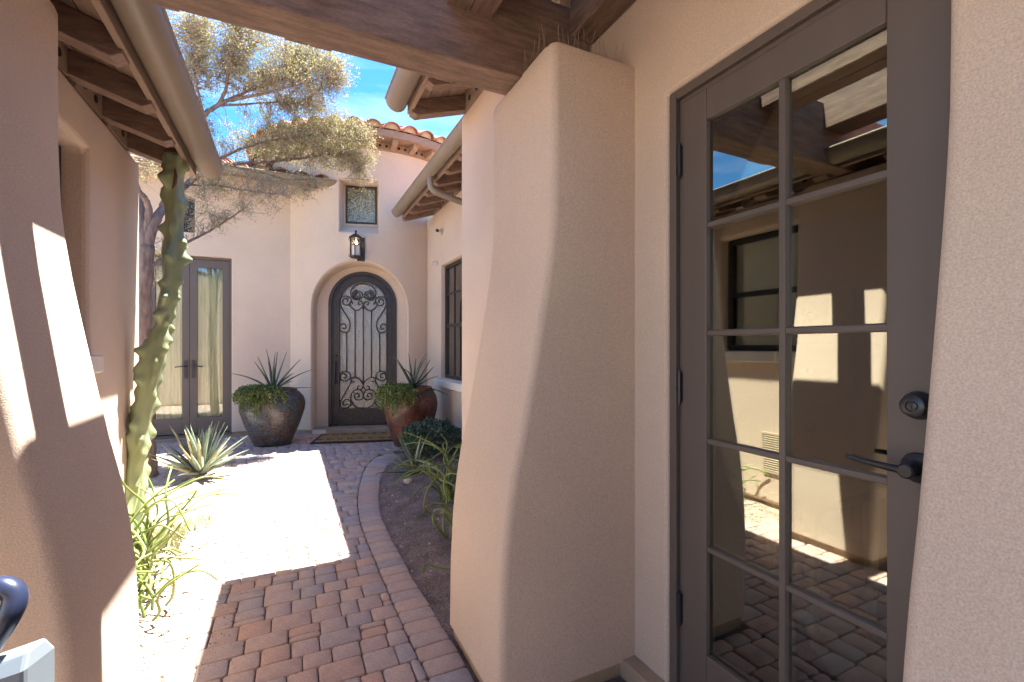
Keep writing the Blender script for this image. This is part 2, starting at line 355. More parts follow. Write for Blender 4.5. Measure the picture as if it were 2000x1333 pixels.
for r in row_fill(.3, 20, .668, 1.22): add_rect(*r, False)                 # by the glass door
yb = .3
while yb < 5.72:                                                          # soldier course along the curved right edge
    dy = .100 if yb < 4 else .094
    xo0, xo1, xi0, xi1 = lerp_tab(OUT, yb), lerp_tab(OUT, yb + dy), lerp_tab(INN, yb), lerp_tab(INN, yb + dy)
    k = max(0, (yb - 4.0)) * .14                                          # fan turn of the course where the edge sweeps right
    pavers.append(([(xi0 + GAP, yb + GAP), (xo0 - GAP, yb + GAP - k), (xo1 - GAP, yb + dy - GAP - k), (xi1 + GAP, yb + dy - GAP)], None)); yb += dy
def visible_size(q):
    cx = sum(p[0] for p in q) / 4; cy = sum(p[1] for p in q) / 4
    f = cx * math.sin(YAW) + cy * math.cos(YAW); r = cx * math.cos(YAW) - cy * math.sin(YAW)
    if f < .3: return -1
    u = 1000 + 900 * r / f; v = 677 + 900 * CAM_H / f
    if not (230 < u < 980 and v < 1380): return 0.0001 / max(f, .1)
    area = abs(sum(q[i][0] * q[(i + 1) % 4][1] - q[(i + 1) % 4][0] * q[i][1] for i in range(4))) / 2
    return area / f ** 3
def hidden(q):
    cx = sum(p[0] for p in q) / 4; cy = sum(p[1] for p in q) / 4
    return math.hypot(cx - 1.406, cy - 8.857) < 1.55 or cy > 7.95 or (cx > 2.0) or (cx > 1.25 and cy < 3.3) or (cx < -.95 and cy < 3.6)
pavers = [p for p in pavers if not hidden(p[0])]
pavers.sort(key=lambda p: -visible_size(p[0]))
cache = {}; far = G()
for i, (q, key) in enumerate(pavers):
    cx = sum(p[0] for p in q) / 4; cy = sum(p[1] for p in q) / 4
    zt = -.05 + rnd(-.0025, .0025) + .004 * nz2(cx, cy, 1.3)
    loc = [(p[0] - cx, p[1] - cy) for p in q]
    if i < 300:
        if key and key in cache: me = cache[key]
        else:
            jig = [(a + rnd(-.0015, .0015), b + rnd(-.0015, .0015)) for a, b in loc]
            me = paver_mesh(jig).mesh('paver', True); me.materials.append(M['brick'])
            if key: cache[key] = me
        inst('brick', me, (cx, cy, zt), path, (rnd(-.012, .012), rnd(-.012, .012), rnd(-.012, .012)))
    else:
        g = paver_mesh(loc); far.add([(x + cx, y + cy, z + zt) for x, y, z in g.v], g.f)
far.build('distant_pavers', M['brick_far'], path, smooth=True, kind='stuff')

# ------------------------------------------------------------------ stucco pillars (lofted, battered toe)
PROF = [(0, .0), (.36, .004), (.57, .014), (.74, .032), (.88, .056), (1.02, .088), (1.2, .122), (1.39, .155), (1.56, .184), (1.70, .204), (1.82, .216), (2.0, .222), (2.7, .222)]
def rrect(x0, x1, y0, y1, z, r, n=6):
    pts = []
    for cx, cy, a0 in ((x1 - r, y0 + r, -90), (x1 - r, y1 - r, 0), (x0 + r, y1 - r, 90), (x0 + r, y0 + r, 180)):
        for k in range(n + 1):
            a = R(a0 + 90 * k / n); pts.append((cx + r * math.cos(a), cy + r * math.sin(a), z))
    return pts
def pillar(label, side, xtoe, xback, y0, y1, ztop, flare=1.0, base_in=.02, name='stucco_pillar'):
    """side -1: flares towards -x (right hand pillars), +1: flares towards +x"""
    t = thing(name, label, 'pillar', (xtoe, (y0 + y1) / 2, 0)); rings = []
    zs = [.05 + i * .05 for i in range(int((ztop - .07) / .05))] + [ztop - .03, ztop - .012, ztop]
    for z in zs:
        xf = xtoe - side * lerp_tab(PROF, z + .02) * flare; e = 0
        dz = ztop - z
        if dz < .03: e = .03 - math.sqrt(max(0, .03 ** 2 - (.03 - dz) ** 2)) if dz < .03 else 0
        wob = .0035 * mnoise.noise(Vector((z * 2.1, xtoe * 3, y0)))
        xf += wob
        a, b = (xf + e, xback) if side < 0 else (xback, xf - e)
        rings.append(rrect(a, b, y0 + e, y1 - e, z, .032))
    rings.insert(0, rrect((xtoe + .03) if side < 0 else xback, xback if side < 0 else (xtoe - .03), y0 + .03, y1 - .03, .05, .04))
    G().loft(rings).build('shaft', M['stucco'], t, autos=True)
    a, b = (xtoe + base_in, xback - .01) if side < 0 else (xback + .01, xtoe - base_in)
    G().box(a, b, y0 + base_in, y1 - base_in, -.08, .052).build('footing', M['foundation'], t)
    return t
pillar('curved stucco pillar carrying the beam, left of the brown glass door', -1, .662, 1.30, 1.475, 2.05, 2.475)
pillar('striped sun and shade stucco pillar on the far left with a flared foot', 1, -.482, -1.25, 1.535, 2.10, 2.475)
pillar('close stucco pillar at the right edge beside the lever handle', -1, .965, 1.45, -.75, .452, 2.9, flare=.96)

# ------------------------------------------------------------------ walls with openings
def wall(name, mt, parent, plane, front, back, a0, a1, z0, z1, holes=(), bevel=.02):
    """plane 'x': wall in a y-z plane (front/back are x); plane 'y': x-z plane"""
    P = (lambda d, a, z: (d, a, z)) if plane == 'x' else (lambda d, a, z: (a, d, z))
    A = sorted({a0, a1} | {h[0] for h in holes} | {h[1] for h in holes}); Z = sorted({z0, z1} | {h[2] for h in holes} | {h[3] for h in holes})
    g = G()
    solid = lambda i, j: 0 <= i < len(A) - 1 and 0 <= j < len(Z) - 1 and not any(h[0] <= A[i] and A[i + 1] <= h[1] and h[2] <= Z[j] and Z[j + 1] <= h[3] for h in holes)
    for i in range(len(A) - 1):
        for j in range(len(Z) - 1):
            if not solid(i, j): continue
            a, b, c, d = A[i], A[i + 1], Z[j], Z[j + 1]
            for q in (front, back): g.quad(P(q, a, c), P(q, b, c), P(q, b, d), P(q, a, d))
            if not solid(i - 1, j): g.quad(P(front, a, c), P(back, a, c), P(back, a, d), P(front, a, d))
            if not solid(i + 1, j): g.quad(P(front, b, c), P(back, b, c), P(back, b, d), P(front, b, d))
            if not solid(i, j - 1): g.quad(P(front, a, c), P(back, a, c), P(back, b, c), P(front, b, c))
            if not solid(i, j + 1): g.quad(P(front, a, d), P(back, a, d), P(back, b, d), P(front, b, d))
    return g.build(name, mt, parent, merge=True, bevel=bevel, seg=3)

def half_round(g, x0, x1, zt, y0, y1, th=.004, n=14):
    c = (x0 + x1) / 2; r = abs(x1 - x0) / 2
    def prof(rr): return [(c + rr * math.cos(math.pi + math.pi * k / n), zt - .012 * 0 + 1.08 * rr * math.sin(math.pi + math.pi * k / n)) for k in range(n + 1)]
    o = prof(r); i = prof(r - th); ring = o + i[::-1]
    g.prism([(x, y0, z) for x, z in ring], [(x, y1, z) for x, z in ring])
    for yy in (y0, y1 - .004):
        g.prism([(x, yy + .001, z - .001) for x, z in o], [(x, yy + .004, z - .001) for x, z in o])
    xo = x0 if x0 < x1 else x1
    return g
def eave(root, side, xw, xg, zg, y0, y1, rafters, holes=True, roof_w=2.2, tiles=True, y_tile=None):
    """side +1: eave reaches towards +x (left house), -1: towards -x. xw wall face, xg outer gutter lip, zg gutter top"""
    s = side; xf = xg - s * .155; SL = .33
    zr = lambda x: zg - .135 + (xf - x) * s * SL       # rafter underside
    roof = G()
    RD = .115
    xb = xw - s * .12
    for yy in rafters:                                   # rafters
        g = G()
        pr = [(xb, zr(xb)), (xf - s * .05, zr(xf - s * .05)), (xf - s * .012, zr(xf) + .035), (xf - s * .012, zr(xf) + RD), (xb, zr(xb) + RD)]
        g.prism([(x, yy - .045, z) for x, z in pr], [(x, yy + .045, z) for x, z in pr]); g.build('rafter', M['beam'], root, bevel=.004)
    nb = max(3, round(abs(xf - xw) / .115)); bw = (xf - xb) / nb
    for k in range(nb + 1):                              # soffit boards along the wall
        xa, xc = xb + bw * k + s * .003, xb + bw * (k + 1) - s * .003
        if k == nb: xc = xa + s * .01; continue
        G().hexa([(xa, y0, zr(xa) + RD), (xc, y0, zr(xc) + RD), (xc, y1, zr(xc) + RD), (xa, y1, zr(xa) + RD)] + [(xa, y0, zr(xa) + RD + .02), (xc, y0, zr(xc) + RD + .02), (xc, y1, zr(xc) + RD + .02), (xa, y1, zr(xa) + RD + .02)]).build('soffit_board', M['soffit'], root)
    g = G(); g.box(min(xf, xf - s * .028), max(xf, xf - s * .028), y0, y1, zg - .083, zg + .035); g.build('fascia', M['fascia'], root, bevel=.003)
    rs = sorted(rafters)
    for a, b in zip(rs, rs[1:]):                         # frieze blocks between the rafters with two black discs painted for the shade inside vent holes
        g = G(); xx = sorted((xw - s * .002, xw - s * .04)); g.box(xx[0], xx[1], a + .045, b - .045, zr(xw) - .012, zr(xw) + RD + .015)
        bl = g.build('frieze_block', M['fascia'], root)
        if holes:
            for t in (.33, .67):
                yh = a + (b - a) * t; n = 12
                ra = [(xw - s * .012, yh + .019 * math.cos(2 * math.pi * k / n), zr(xw) + .045 + .019 * math.sin(2 * math.pi * k / n)) for k in range(n)]
                rb = [(xw + s * .003, p[1], p[2]) for p in ra]
                G().prism(ra, rb).build('vent_hole_disc', M['hole'], bl)
    g = G(); half_round(g, xg, xf + s * .003, zg, y0 + .0, y1 - .0)
    xl = xg; g.tube([(xg, y0, zg), (xg, y1, zg)], .008, 6)
    g.build('gutter', M['gutter'], root, autos=True)
    xr = xb - s * roof_w
    g = G(); z1 = lambda x: zr(x) + RD + .022
    xo = xf - s * .002
    g.hexa([(xo, y0 + .004, z1(xo)), (xr, y0 + .004, z1(xr)), (xr, y1 - .004, z1(xr)), (xo, y1 - .004, z1(xo)), (xo, y0 + .004, z1(xo) + .03), (xr, y0 + .004, z1(xr) + .03), (xr, y1 - .004, z1(xr) + .03), (xo, y1 - .004, z1(xo) + .03)])
    rf = g.build('roof_deck', M['clay'], root)
    if tiles:
        me = tile_mesh(.42, .115, .105)
        n = int((y1 - y0) / .27); ang = math.atan(SL)
        for k in range(n):
            yy = y0 + .14 + k * (y1 - y0 - .28) / max(1, n - 1)
            o = inst('roof_tile', me, (xf + s * .05, yy, z1(xf) + .028), rf, (0, 0, 0)); o.rotation_euler = (0, 0, math.pi / 2 if s > 0 else -math.pi / 2)
            o.rotation_euler = Matrix.Rotation(math.pi / 2 * s, 4, 'Z').to_euler()
            o.rotation_euler = (Matrix.Rotation(math.pi / 2 * s, 4, 'Z') @ Matrix.Rotation(ang, 4, 'X')).to_euler()
    return rf
def tile_mesh(length, r0, r1, n=10, th=.014):
    """barrel tile lying along +y (uphill), mouth at y = 0"""
    g = G()
    def half(r, y, z): return [(r * math.cos(math.pi * k / n), y, z + .82 * r * math.sin(math.pi * k / n)) for k in range(n + 1)]
    rings = []
    for y, r in ((0, r0), (length, r1)): rings.append(half(r, y, 0) + half(r - th, y, 0)[::-1])
    g.loft(rings, True); g.cur = 1
    i = half(r0 - th - .002, .075, 0); g.prism(i, [(x, .09, z) for x, y, z in i])
    me = g.mesh('roof_tile', True); me.materials.append(M['clay']); me.materials.append(M['mortar']); me.polygons.foreach_set('material_index', g.m); me.set_sharp_from_angle(angle=R(40)); return me

def window(root, plane, d, out, a0, a1, z0, z1, bars_a=(), bars_z=(), rail=None, fr=.045, m='frame', pane='pane_clear', depth=.05):
    """framed window; d = coordinate of the outer frame face, out = +1/-1 outward direction"""
    P = (lambda q, a, z: (q, a, z)) if plane == 'x' else (lambda q, a, z: (a, q, z))
    def bar(g, b0, b1, c0, c1, dd=0, t=depth):
        q0, q1 = sorted((d - out * dd, d - out * (dd + t)))
        if plane == 'x': g.box(q0, q1, b0, b1, c0, c1)
        else: g.box(b0, b1, q0, q1, c0, c1)
    g = G(); bar(g, a0, a0 + fr, z0, z1); bar(g, a1 - fr, a1, z0, z1); bar(g, a0 + fr, a1 - fr, z0, z0 + fr); bar(g, a0 + fr, a1 - fr, z1 - fr, z1)
    wdw = g.build('window', M[m], root, bevel=.004)
    if rail: g = G(); bar(g, a0 + fr, a1 - fr, rail - .022, rail + .022, .006); g.build('meeting_rail', M[m], wdw)
    for b in bars_a: g = G(); bar(g, b - .009, b + .009, z0 + fr, z1 - fr, .014, .02); g.build('glazing_bar', M[m], wdw)
    for b in bars_z: g = G(); bar(g, a0 + fr, a1 - fr, b - .009, b + .009, .012, .02); g.build('glazing_bar', M[m], wdw)
    g = G(); bar(g, a0 + fr - .003, a1 - fr + .003, z0 + fr - .003, z1 - fr + .003, .026, .006); g.build('pane', M[pane], wdw)
    return wdw

# ------------------------------------------------------------------ left wing
XL = -.885
LWT = 2.52
lw = thing('house_wing', 'low stucco wing on the left with brown rafter eave and bronze gutter', 'house', (XL, 2.4, 0))
wall('wall', M['stucco'], lw, 'x', XL, XL - .3, 1.2, 3.80, .05, LWT, [(1.95, 2.94, 1.28, 2.285)], bevel=.028)
wall('end_wall', M['stucco'], lw, 'y', 3.797, 3.5, -3.2, XL - .05, .05, 2.515)
gp = [(XL - .05, 2.517), (XL - .05, 2.63), (-3.19, 3.39), (-3.19, 2.517)]
G().prism([(x, 3.52, z) for x, z in gp], [(x, 3.79, z) for x, z in gp]).build('gable', M['stucco'], lw)
G().box(-4.2, XL - .03, 1.25, 3.77, -.08, .06).build('footing', M['foundation'], lw)
window(lw, 'x', XL - .10, 1, 1.955, 2.935, 1.285, 2.28, rail=1.78)
G().box(XL - .12, XL + .045, 1.90, 2.99, 1.19, 1.278).build('window_sill', M['sill'], lw, bevel=.008)
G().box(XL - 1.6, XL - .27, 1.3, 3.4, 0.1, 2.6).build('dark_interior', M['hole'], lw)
for k in range(15): 
    zz = 1.36 + k * .062
    G().obox((XL - .175, 2.44, zz), (.004, 0, .034), (0, .46, 0), (-.003, 0, .001)).build('shutter_slat', M['whitepaint'], lw)
eave(lw, 1, XL, -.42, 2.566, -.4, 3.80, [-.19 + .42 * k for k in range(10)], tiles=False)
def louvre(root, y0, y1, z0, z1, x):
    g = G(); g.box(x, x + .012, y0, y0 + .015, z0, z1); g.box(x, x + .012, y1 - .015, y1, z0, z1); g.box(x, x + .012, y0 + .015, y1 - .015, z0, z0 + .015); g.box(x, x + .012, y0 + .015, y1 - .015, z1 - .015, z1)
    o = g.build('wall_vent', M['vent'], root); n = int((z1 - z0 - .03) / .018)
    G().box(x - .001, x + .003, y0 + .015, y1 - .015, z0 + .015, z1 - .015).build('backing', M['hole'], o)
    for k in range(n):
        zz = z0 + .02 + k * .018; G().hexa([(x + .003, y0 + .015, zz + .008), (x + .012, y0 + .015, zz), (x + .012, y1 - .015, zz), (x + .003, y1 - .015, zz + .008), (x + .003, y0 + .015, zz + .011), (x + .012, y0 + .015, zz + .003), (x + .012, y1 - .015, zz + .003), (x + .003, y1 - .015, zz + .011)]).build('slat', M['vent'], o)
louvre(lw, 2.28, 2.52, .30, .62, XL + .001)

# ------------------------------------------------------------------ right wing with the glass door
XD = 1.27
rw = thing('house_wing', 'stucco wing on the right holding the brown glazed door', 'house', (XD, 1.5, 0))
DY0, DY1, DZ1 = .452, 1.298, 2.262
wall('wall', M['stucco'], rw, 'x', XD, XD + .2, -2.2, 2.2, .05, 3.09, [(DY0 - .0, DY1, .05, DZ1)], bevel=.015)
wall('return_wall', M['stucco'], rw, 'x', 1.18, 1.42, 1.9, 3.34, .05, 3.07, bevel=.03)
wall('end_wall', M['stucco'], rw, 'y', 3.332, 3.1, 1.25, 4.5, .05, 3.07)
G().box(1.21, 1.6, -2.1, 3.31, -.08, .06).build('footing', M['foundation'], rw)
gp = [(1.26, 3.072), (3.4, 3.072), (3.4, 3.93), (1.26, 3.225)]
G().prism([(x, 3.12, z) for x, z in gp], [(x, 3.325, z) for x, z in gp]).build('gable', M['stucco'], rw)
eave(rw, -1, 1.18, .616, 3.085, -2.6, 3.34, [3.29 - .42 * k for k in range(14)], tiles=True)
g = G(); g.box(XD + .03, 4.6, -2.0, -1.9, 0, 2.75); g.box(XD + .2, 4.6, 3.0, 3.1, 0, 2.75); g.box(4.6, 4.7, -2.0, 3.1, 0, 2.75); g.box(XD + .2, 4.7, -2.0, 3.1, 2.75, 2.85); g.build('interior_wall', M['inside'], rw)
G().box(XD + .05, 4.6, -1.9, 3.0, .0, .03).build('interior_floor', M['inside_floor'], rw)
# door frame and leaf
gd = G()
xf0 = XD + .012
gd.box(xf0, XD + .16, DY1 - .034, DY1, .05, DZ1); gd.box(xf0, XD + .16, DY0, DY0 + .02, .05, DZ1); gd.box(xf0, XD + .16, DY0 + .02, DY1 - .034, DZ1 - .034, DZ1)
gd.box(xf0 + .018, XD + .14, DY1 - .050, DY1 - .034, .05, DZ1 - .034); gd.box(xf0 + .018, XD + .14, DY0 + .02, DY1 - .05, DZ1 - .05, DZ1 - .034)
door = gd.build('glass_door', M['door'], rw, bevel=.003)
door['label'] = 'brown ten pane glass door with black lever and deadbolt'
G().box(XD - .03, XD + .16, DY0, DY1, .03, .062).build('threshold', M['hardware'], door)
XLf = XD + .022; TH = .045                       # leaf face and thickness
LY0, LY1, LZ0, LZ1 = DY0 + .024, DY1 - .054, .07, DZ1 - .054
GY0, GY1, GZ0, GZ1 = .606, 1.137, .255, 2.10     # glazed field
for nm, a, b, c, d in (('hinge_stile', GY1, LY1, LZ0, LZ1), ('lock_stile', LY0, GY0, LZ0, LZ1), ('top_rail', GY0 + .0006, GY1 - .0006, GZ1, LZ1), ('bottom_rail', GY0 + .0006, GY1 - .0006, LZ0, GZ0)):
    G().box(XLf, XLf + TH, a, b, c, d).build(nm, M['door'], door, bevel=.004)
def muntin(p, q, wdt):    # ovolo bar: hexagonal section
    p, q = Vector(p), Vector(q); t = (q - p).normalized(); side = Vector((1, 0, 0)).cross(t)
    sec = [(.0, -wdt * .35), (.0, wdt * .35), (.010, wdt * .5), (.034, wdt * .5), (.034, -wdt * .5), (.010, -wdt * .5)]
    g = G(); g.prism([p + Vector((a, 0, 0)) + side * b for a, b in sec], [q + Vector((a, 0, 0)) + side * b for a, b in sec]); return g.build('muntin', M['door'], door, bevel=.002)
YM = .868; ZB = [1.738, 1.366, .994, .620]
muntin((XLf + .002, YM, GZ0), (XLf + .002, YM, GZ1), .026)
for z in ZB:
    muntin((XLf + .004, GY0, z), (XLf + .004, YM - .010, z), .022); muntin((XLf + .004, YM + .010, z), (XLf + .004, GY1, z), .022)
zl = [GZ0] + ZB[::-1] + [GZ1]
for j in range(5):
    for a, b in ((GY0, YM), (YM, GY1)):
        e = .006
        t = rnd(-.0006, .0006); t2 = rnd(-.0006, .0006)
        G().hexa([(XLf + .018 + t, a, zl[j]), (XLf + .024 + t, a, zl[j]), (XLf + .024 - t, b, zl[j]), (XLf + .018 - t, b, zl[j]), (XLf + .018 + t + t2, a, zl[j + 1]), (XLf + .024 + t + t2, a, zl[j + 1]), (XLf + .024 - t + t2, b, zl[j + 1]), (XLf + .018 - t + t2, b, zl[j + 1])]).build('pane', M['pane'], door)
for z in (2.0, 1.17, .36):                         # hinges
    g = G(); g.tube([(XLf - .006, LY1 + .008, z - .055), (XLf - .006, LY1 + .008, z + .055)], .008, 10); g.tube([(XLf - .006, LY1 + .008, z - .063), (XLf - .006, LY1 + .008, z + .063)], .005, 8)
    g.box(XLf - .003, XLf + .01, LY1 - .001, LY1 + .018, z - .05, z + .05); g.build('hinge', M['hardware'], door, autos=True)
def disc_x(g, prof, y, z, n=28):   # lathe about an axis along -x; prof (radius, offset outwards)
    g.loft([[(XLf - o, y + r * math.cos(2 * math.pi * k / n), z + r * math.sin(2 * math.pi * k / n)) for k in range(n)] for r, o in prof], True); return g
YH = .541
g = disc_x(G(), [(.031, -.002), (.0325, .003), (.031, .010), (.026, .020), (.0245, .032), (.022, .034), (.012, .0345), (.0118, .030), (.0095, .030), (.0095, .035), (.006, .036)], YH, 1.186); g.box(XLf - .0372, XLf - .035, YH - .0012, YH + .0012, 1.181, 1.191); g.build('deadbolt', M['hardware'], door, autos=True)
g = disc_x(G(), [(.0345, -.002), (.0355, .003), (.033, .008), (.020, .012), (.0155, .018), (.0135, .040), (.0165, .048), (.0165, .062), (.013, .065), (.006, .065)], YH, 1.043)
lev = smoothpath([(XLf - .056, YH, 1.043), (XLf - .058, YH + .03, 1.044), (XLf - .056, YH + .07, 1.046), (XLf - .050, YH + .105, 1.048), (XLf - .046, YH + .128, 1.0485)], 3)
rings = []
for i, p in enumerate(lev):
    t = i / (len(lev) - 1); hw = .0095 * (1 - t) + .0058 * t; tw = .009 * (1 - t) + .0052 * t
    rings.append([(p.x + tw * math.cos(a), p.y, p.z + hw * math.sin(a)) for a in [2 * math.pi * k / 10 for k in range(10)]])
g.loft(rings, True); g.build('lever_handle', M['hardware'], door, autos=True)

# things standing in the room behind the door
cb = thing('drawer_cabinet', 'dim grey drawer cabinet seen through the glass door', 'cabinet', (3.6, 2.3, .03))
G().box(3.4, 3.95, 1.2, 2.9, .03, 1.75).build('carcass', M['cabinet'], cb, bevel=.004)
for j in range(4):
    for i in range(3):
        y0 = 1.23 + i * .55; z0 = .14 + j * .4; dr = G().box(3.38, 3.399, y0, y0 + .53, z0, z0 + .38).build('drawer', M['cabinet'], cb, bevel=.003)
        G().tube([(3.372, y0 + .265 + .03 * math.cos(a), z0 + .2 + .03 * math.sin(a)) for a in [2 * math.pi * k / 14 for k in range(15)]], .004, 6).build('ring_pull', M['hardware'], dr)
tb = thing('side_table', 'white side table with tapered legs standing inside the glass door', 'table', (2.05, 1.25, .03))
G().box(1.85, 2.35, 1.1, 1.65, .66, .70).build('table_top', M['whitepaint'], tb, bevel=.006)
for ax in (1.89, 2.31):
    for ay in (1.14, 1.61):
        G().hexa([(ax - .012, ay - .012, .03), (ax + .012, ay - .012, .03), (ax + .012, ay + .012, .03), (ax - .012, ay + .012, .03), (ax - .025, ay - .025, .66), (ax + .025, ay - .025, .66), (ax + .025, ay + .025, .66), (ax - .025, ay + .025, .66)]).build('leg', M['whitepaint'], tb)

# ------------------------------------------------------------------ pergola
pg = thing('pergola', 'heavy dark brown timber pergola spanning the walk overhead', 'pergola', (0, 1.85, 2.475))
def timber(nm, x0, x1, y0, y1, z0, z1, m): return G().box(x0, x1, y0, y1, z0, z1).build(nm, M[m], pg, bevel=.006)
timber('beam', -1.7, 1.262, 1.77, 1.93, 2.476, 2.86, 'beam')
timber('beam', -1.7, 1.262, -1.05, -.89, 2.476, 2.86, 'beam')
for xa in (-.605, -.02, .565):
    for k in (0, 1):
        timber('rafter', xa + k * .101, xa + k * .101 + .0985, -1.4, 2.30, 2.69, 2.93, 'beam_y')
timber('ledger', 1.146, 1.268, -1.5, 1.769, 2.72, 2.93, 'beam_y')
for k in range(10):  # unseen boards behind the camera, added to darken the near faces
    timber('added_shade_board', -1.75, 1.26, -3.1 + k * .16, -3.1 + k * .16 + .154, 2.935, 2.965, 'beam')
# bird spikes on the pillar ledge
def spikes(label, pts, n, grp):
    t = thing('bird_spike_strip', label, 'bird spikes', pts[0], grp); a, b = Vector(pts[0]), Vector(pts[1])
    G().tube([a + Vector((0, 0, .003)), b + Vector((0, 0, .003))], .006, 6).build('base_strip', M['plastic'], t)
    g = G(); side = (b - a).normalized().cross(Vector((0, 0, 1)))
    for k in range(n):
        p = a.lerp(b, (k + .5) / n) + Vector((0, 0, .005)); q = p + Vector((0, 0, rnd(.07, .11))) + side * rnd(-.035, .035) + (b - a).normalized() * rnd(-.015, .015)
        g.tube([p, q], .0009, 4)
    g.build('spike', M['twig'], t, kind='stuff')
spikes('row of thin wire bird spikes on the front ledge of the right pillar', [(.93, 1.53, 2.474), (1.245, 1.53, 2.474)], 24, 'bird spikes on the pillar')
spikes('few wire bird spikes at the left edge of the pillar top', [(.90, 1.55, 2.474), (.90, 1.75, 2.474)], 8, 'bird spikes on the pillar')

# ------------------------------------------------------------------ back right wing
XW = 2.0
bw = thing('house_wing', 'stucco wing behind the right pillar with narrow window and sloping gutter', 'house', (XW, 5, 0))
WY0, WY1, WZ0, WZ1 = 5.42, 6.56, .86, 2.50
wall('wall', M['stucco'], bw, 'x', XW, XW + .3, 3.345, 7.4, .05, 3.345, [(WY0, WY1, WZ0, WZ1)], bevel=.02)
G().box(XW + .03, XW + .4, 3.3, 7.4, -.08, .06).build('footing', M['foundation'], bw)
window(bw, 'x', XW + .07, -1, WY0 + .003, WY1 - .003, WZ0 + .003, WZ1 - .003, bars_a=[5.8, 6.18], bars_z=[2.08], rail=1.62)
g = G()
for k in range(20): g.obox((XW + .16, (WY0 + WY1) / 2, WZ0 + .06 + k * .08), (.012, 0, .022), (0, .54, 0), (-.002, 0, .001))
g.build('shutter_slat', M['whitepaint'], bw, kind='stuff')
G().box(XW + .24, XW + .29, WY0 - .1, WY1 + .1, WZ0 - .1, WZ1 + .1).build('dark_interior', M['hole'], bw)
G().box(XW - .075, XW + .09, WY0 - .07, WY1 + .10, .745, .848).build('window_sill', M['sill'], bw, bevel=.008)
eave(bw, -1, XW, 1.373, 3.333, 3.345, 6.95, [3.6 + .42 * k for k in range(9)], tiles=True)
g = G(); dp = smoothpath([(1.455, 5.15, 3.262), (1.455, 5.15, 3.17), (1.50, 5.15, 3.105), (1.70, 5.15, 3.05), (1.90, 5.15, 3.0), (1.955, 5.15, 2.93), (1.955, 5.15, 2.75)], 5)
rad = [.036 + (.0025 if i % 2 else 0) for i in range(len(dp))]; g.tube(dp, rad, 12); g.tube([(1.955, 5.15, 2.76), (1.955, 5.15, .1)], .036, 12)
g.build('downspout', M['gutter'], bw, smooth=True)
cm = thing('security_camera', 'tiny wall bracket camera below the right eave', 'camera', tuple(spot(872, 395, 6.55)))
pc = Vector((1.995, 6.45, 2.98))
cm.location = pc
G().obox(pc + Vector((-.012, 0, 0)), (.013, 0, 0), (0, .03, 0), (0, 0, .04)).build('wall_plate', M['plastic'], cm, bevel=.004)
G().tube([pc + Vector((-.02, 0, 0)), pc + Vector((-.06, -.01, -.005)), pc + Vector((-.07, -.015, .01))], .008, 8).build('arm', M['plastic'], cm)
G().tube([pc + Vector((-.05, .03, .012)), pc + Vector((-.09, -.05, .0))], [.02, .022], 12).build('camera_body', M['frame'], cm)
hb = thing('wall_hook', 'small bracket on the wall beside the arched door', 'hook', (1.995, 6.7, 2.55))
G().tube(smoothpath([(1.99, 6.7, 2.58), (1.94, 6.7, 2.585), (1.92, 6.7, 2.56), (1.94, 6.7, 2.54)]), .008, 8).build('hook_arm', M['plastic'], hb)
G().obox((1.993, 6.7, 2.57), (.005, 0, 0), (0, .02, 0), (0, 0, .03)).build('wall_plate', M['plastic'], hb)

# ------------------------------------------------------------------ rear wall with French doors
YR = 7.92
cw = thing('added_shade_wall', 'unseen stucco wall added behind the viewer to deepen the near shade', 'wall', (0, -3.2, 0))  # unseen wall, added to cut the light from behind the camera
G().box(-5, 5, -3.5, -3.2, -.08, 3.0).build('wall_body', M['stucco'], cw, bevel=.03)
G().box(-5.05, 5.05, -3.55, -3.15, 3.0, 3.06).build('wall_cap', M['sill'], cw, bevel=.01)
rr = thing('house_wing', 'rear stucco wing with curtained French doors and tiled roof edge', 'house', (-1.5, YR, 0))
FX1, FX0, FZ = -.765, -1.815, 2.62
wall('wall', M['stucco'], rr, 'y', YR, YR + .3, -4.5, .35, .05, 3.85, [(FX0, FX1, .05, FZ), (-1.44, -1.22, 2.95, 3.44)], bevel=.012)
G().box(-4.5, .3, YR + .03, YR + .35, -.08, .06).build('footing', M['foundation'], rr)
window(rr, 'y', YR + .06, -1, -1.437, -1.223, 2.953, 3.437, bars_z=[3.2], fr=.03, pane='frame')
G().box(-1.44, -1.22, YR + .25, YR + .29, 2.9, 3.5).build('dark_interior', M['hole'], rr)
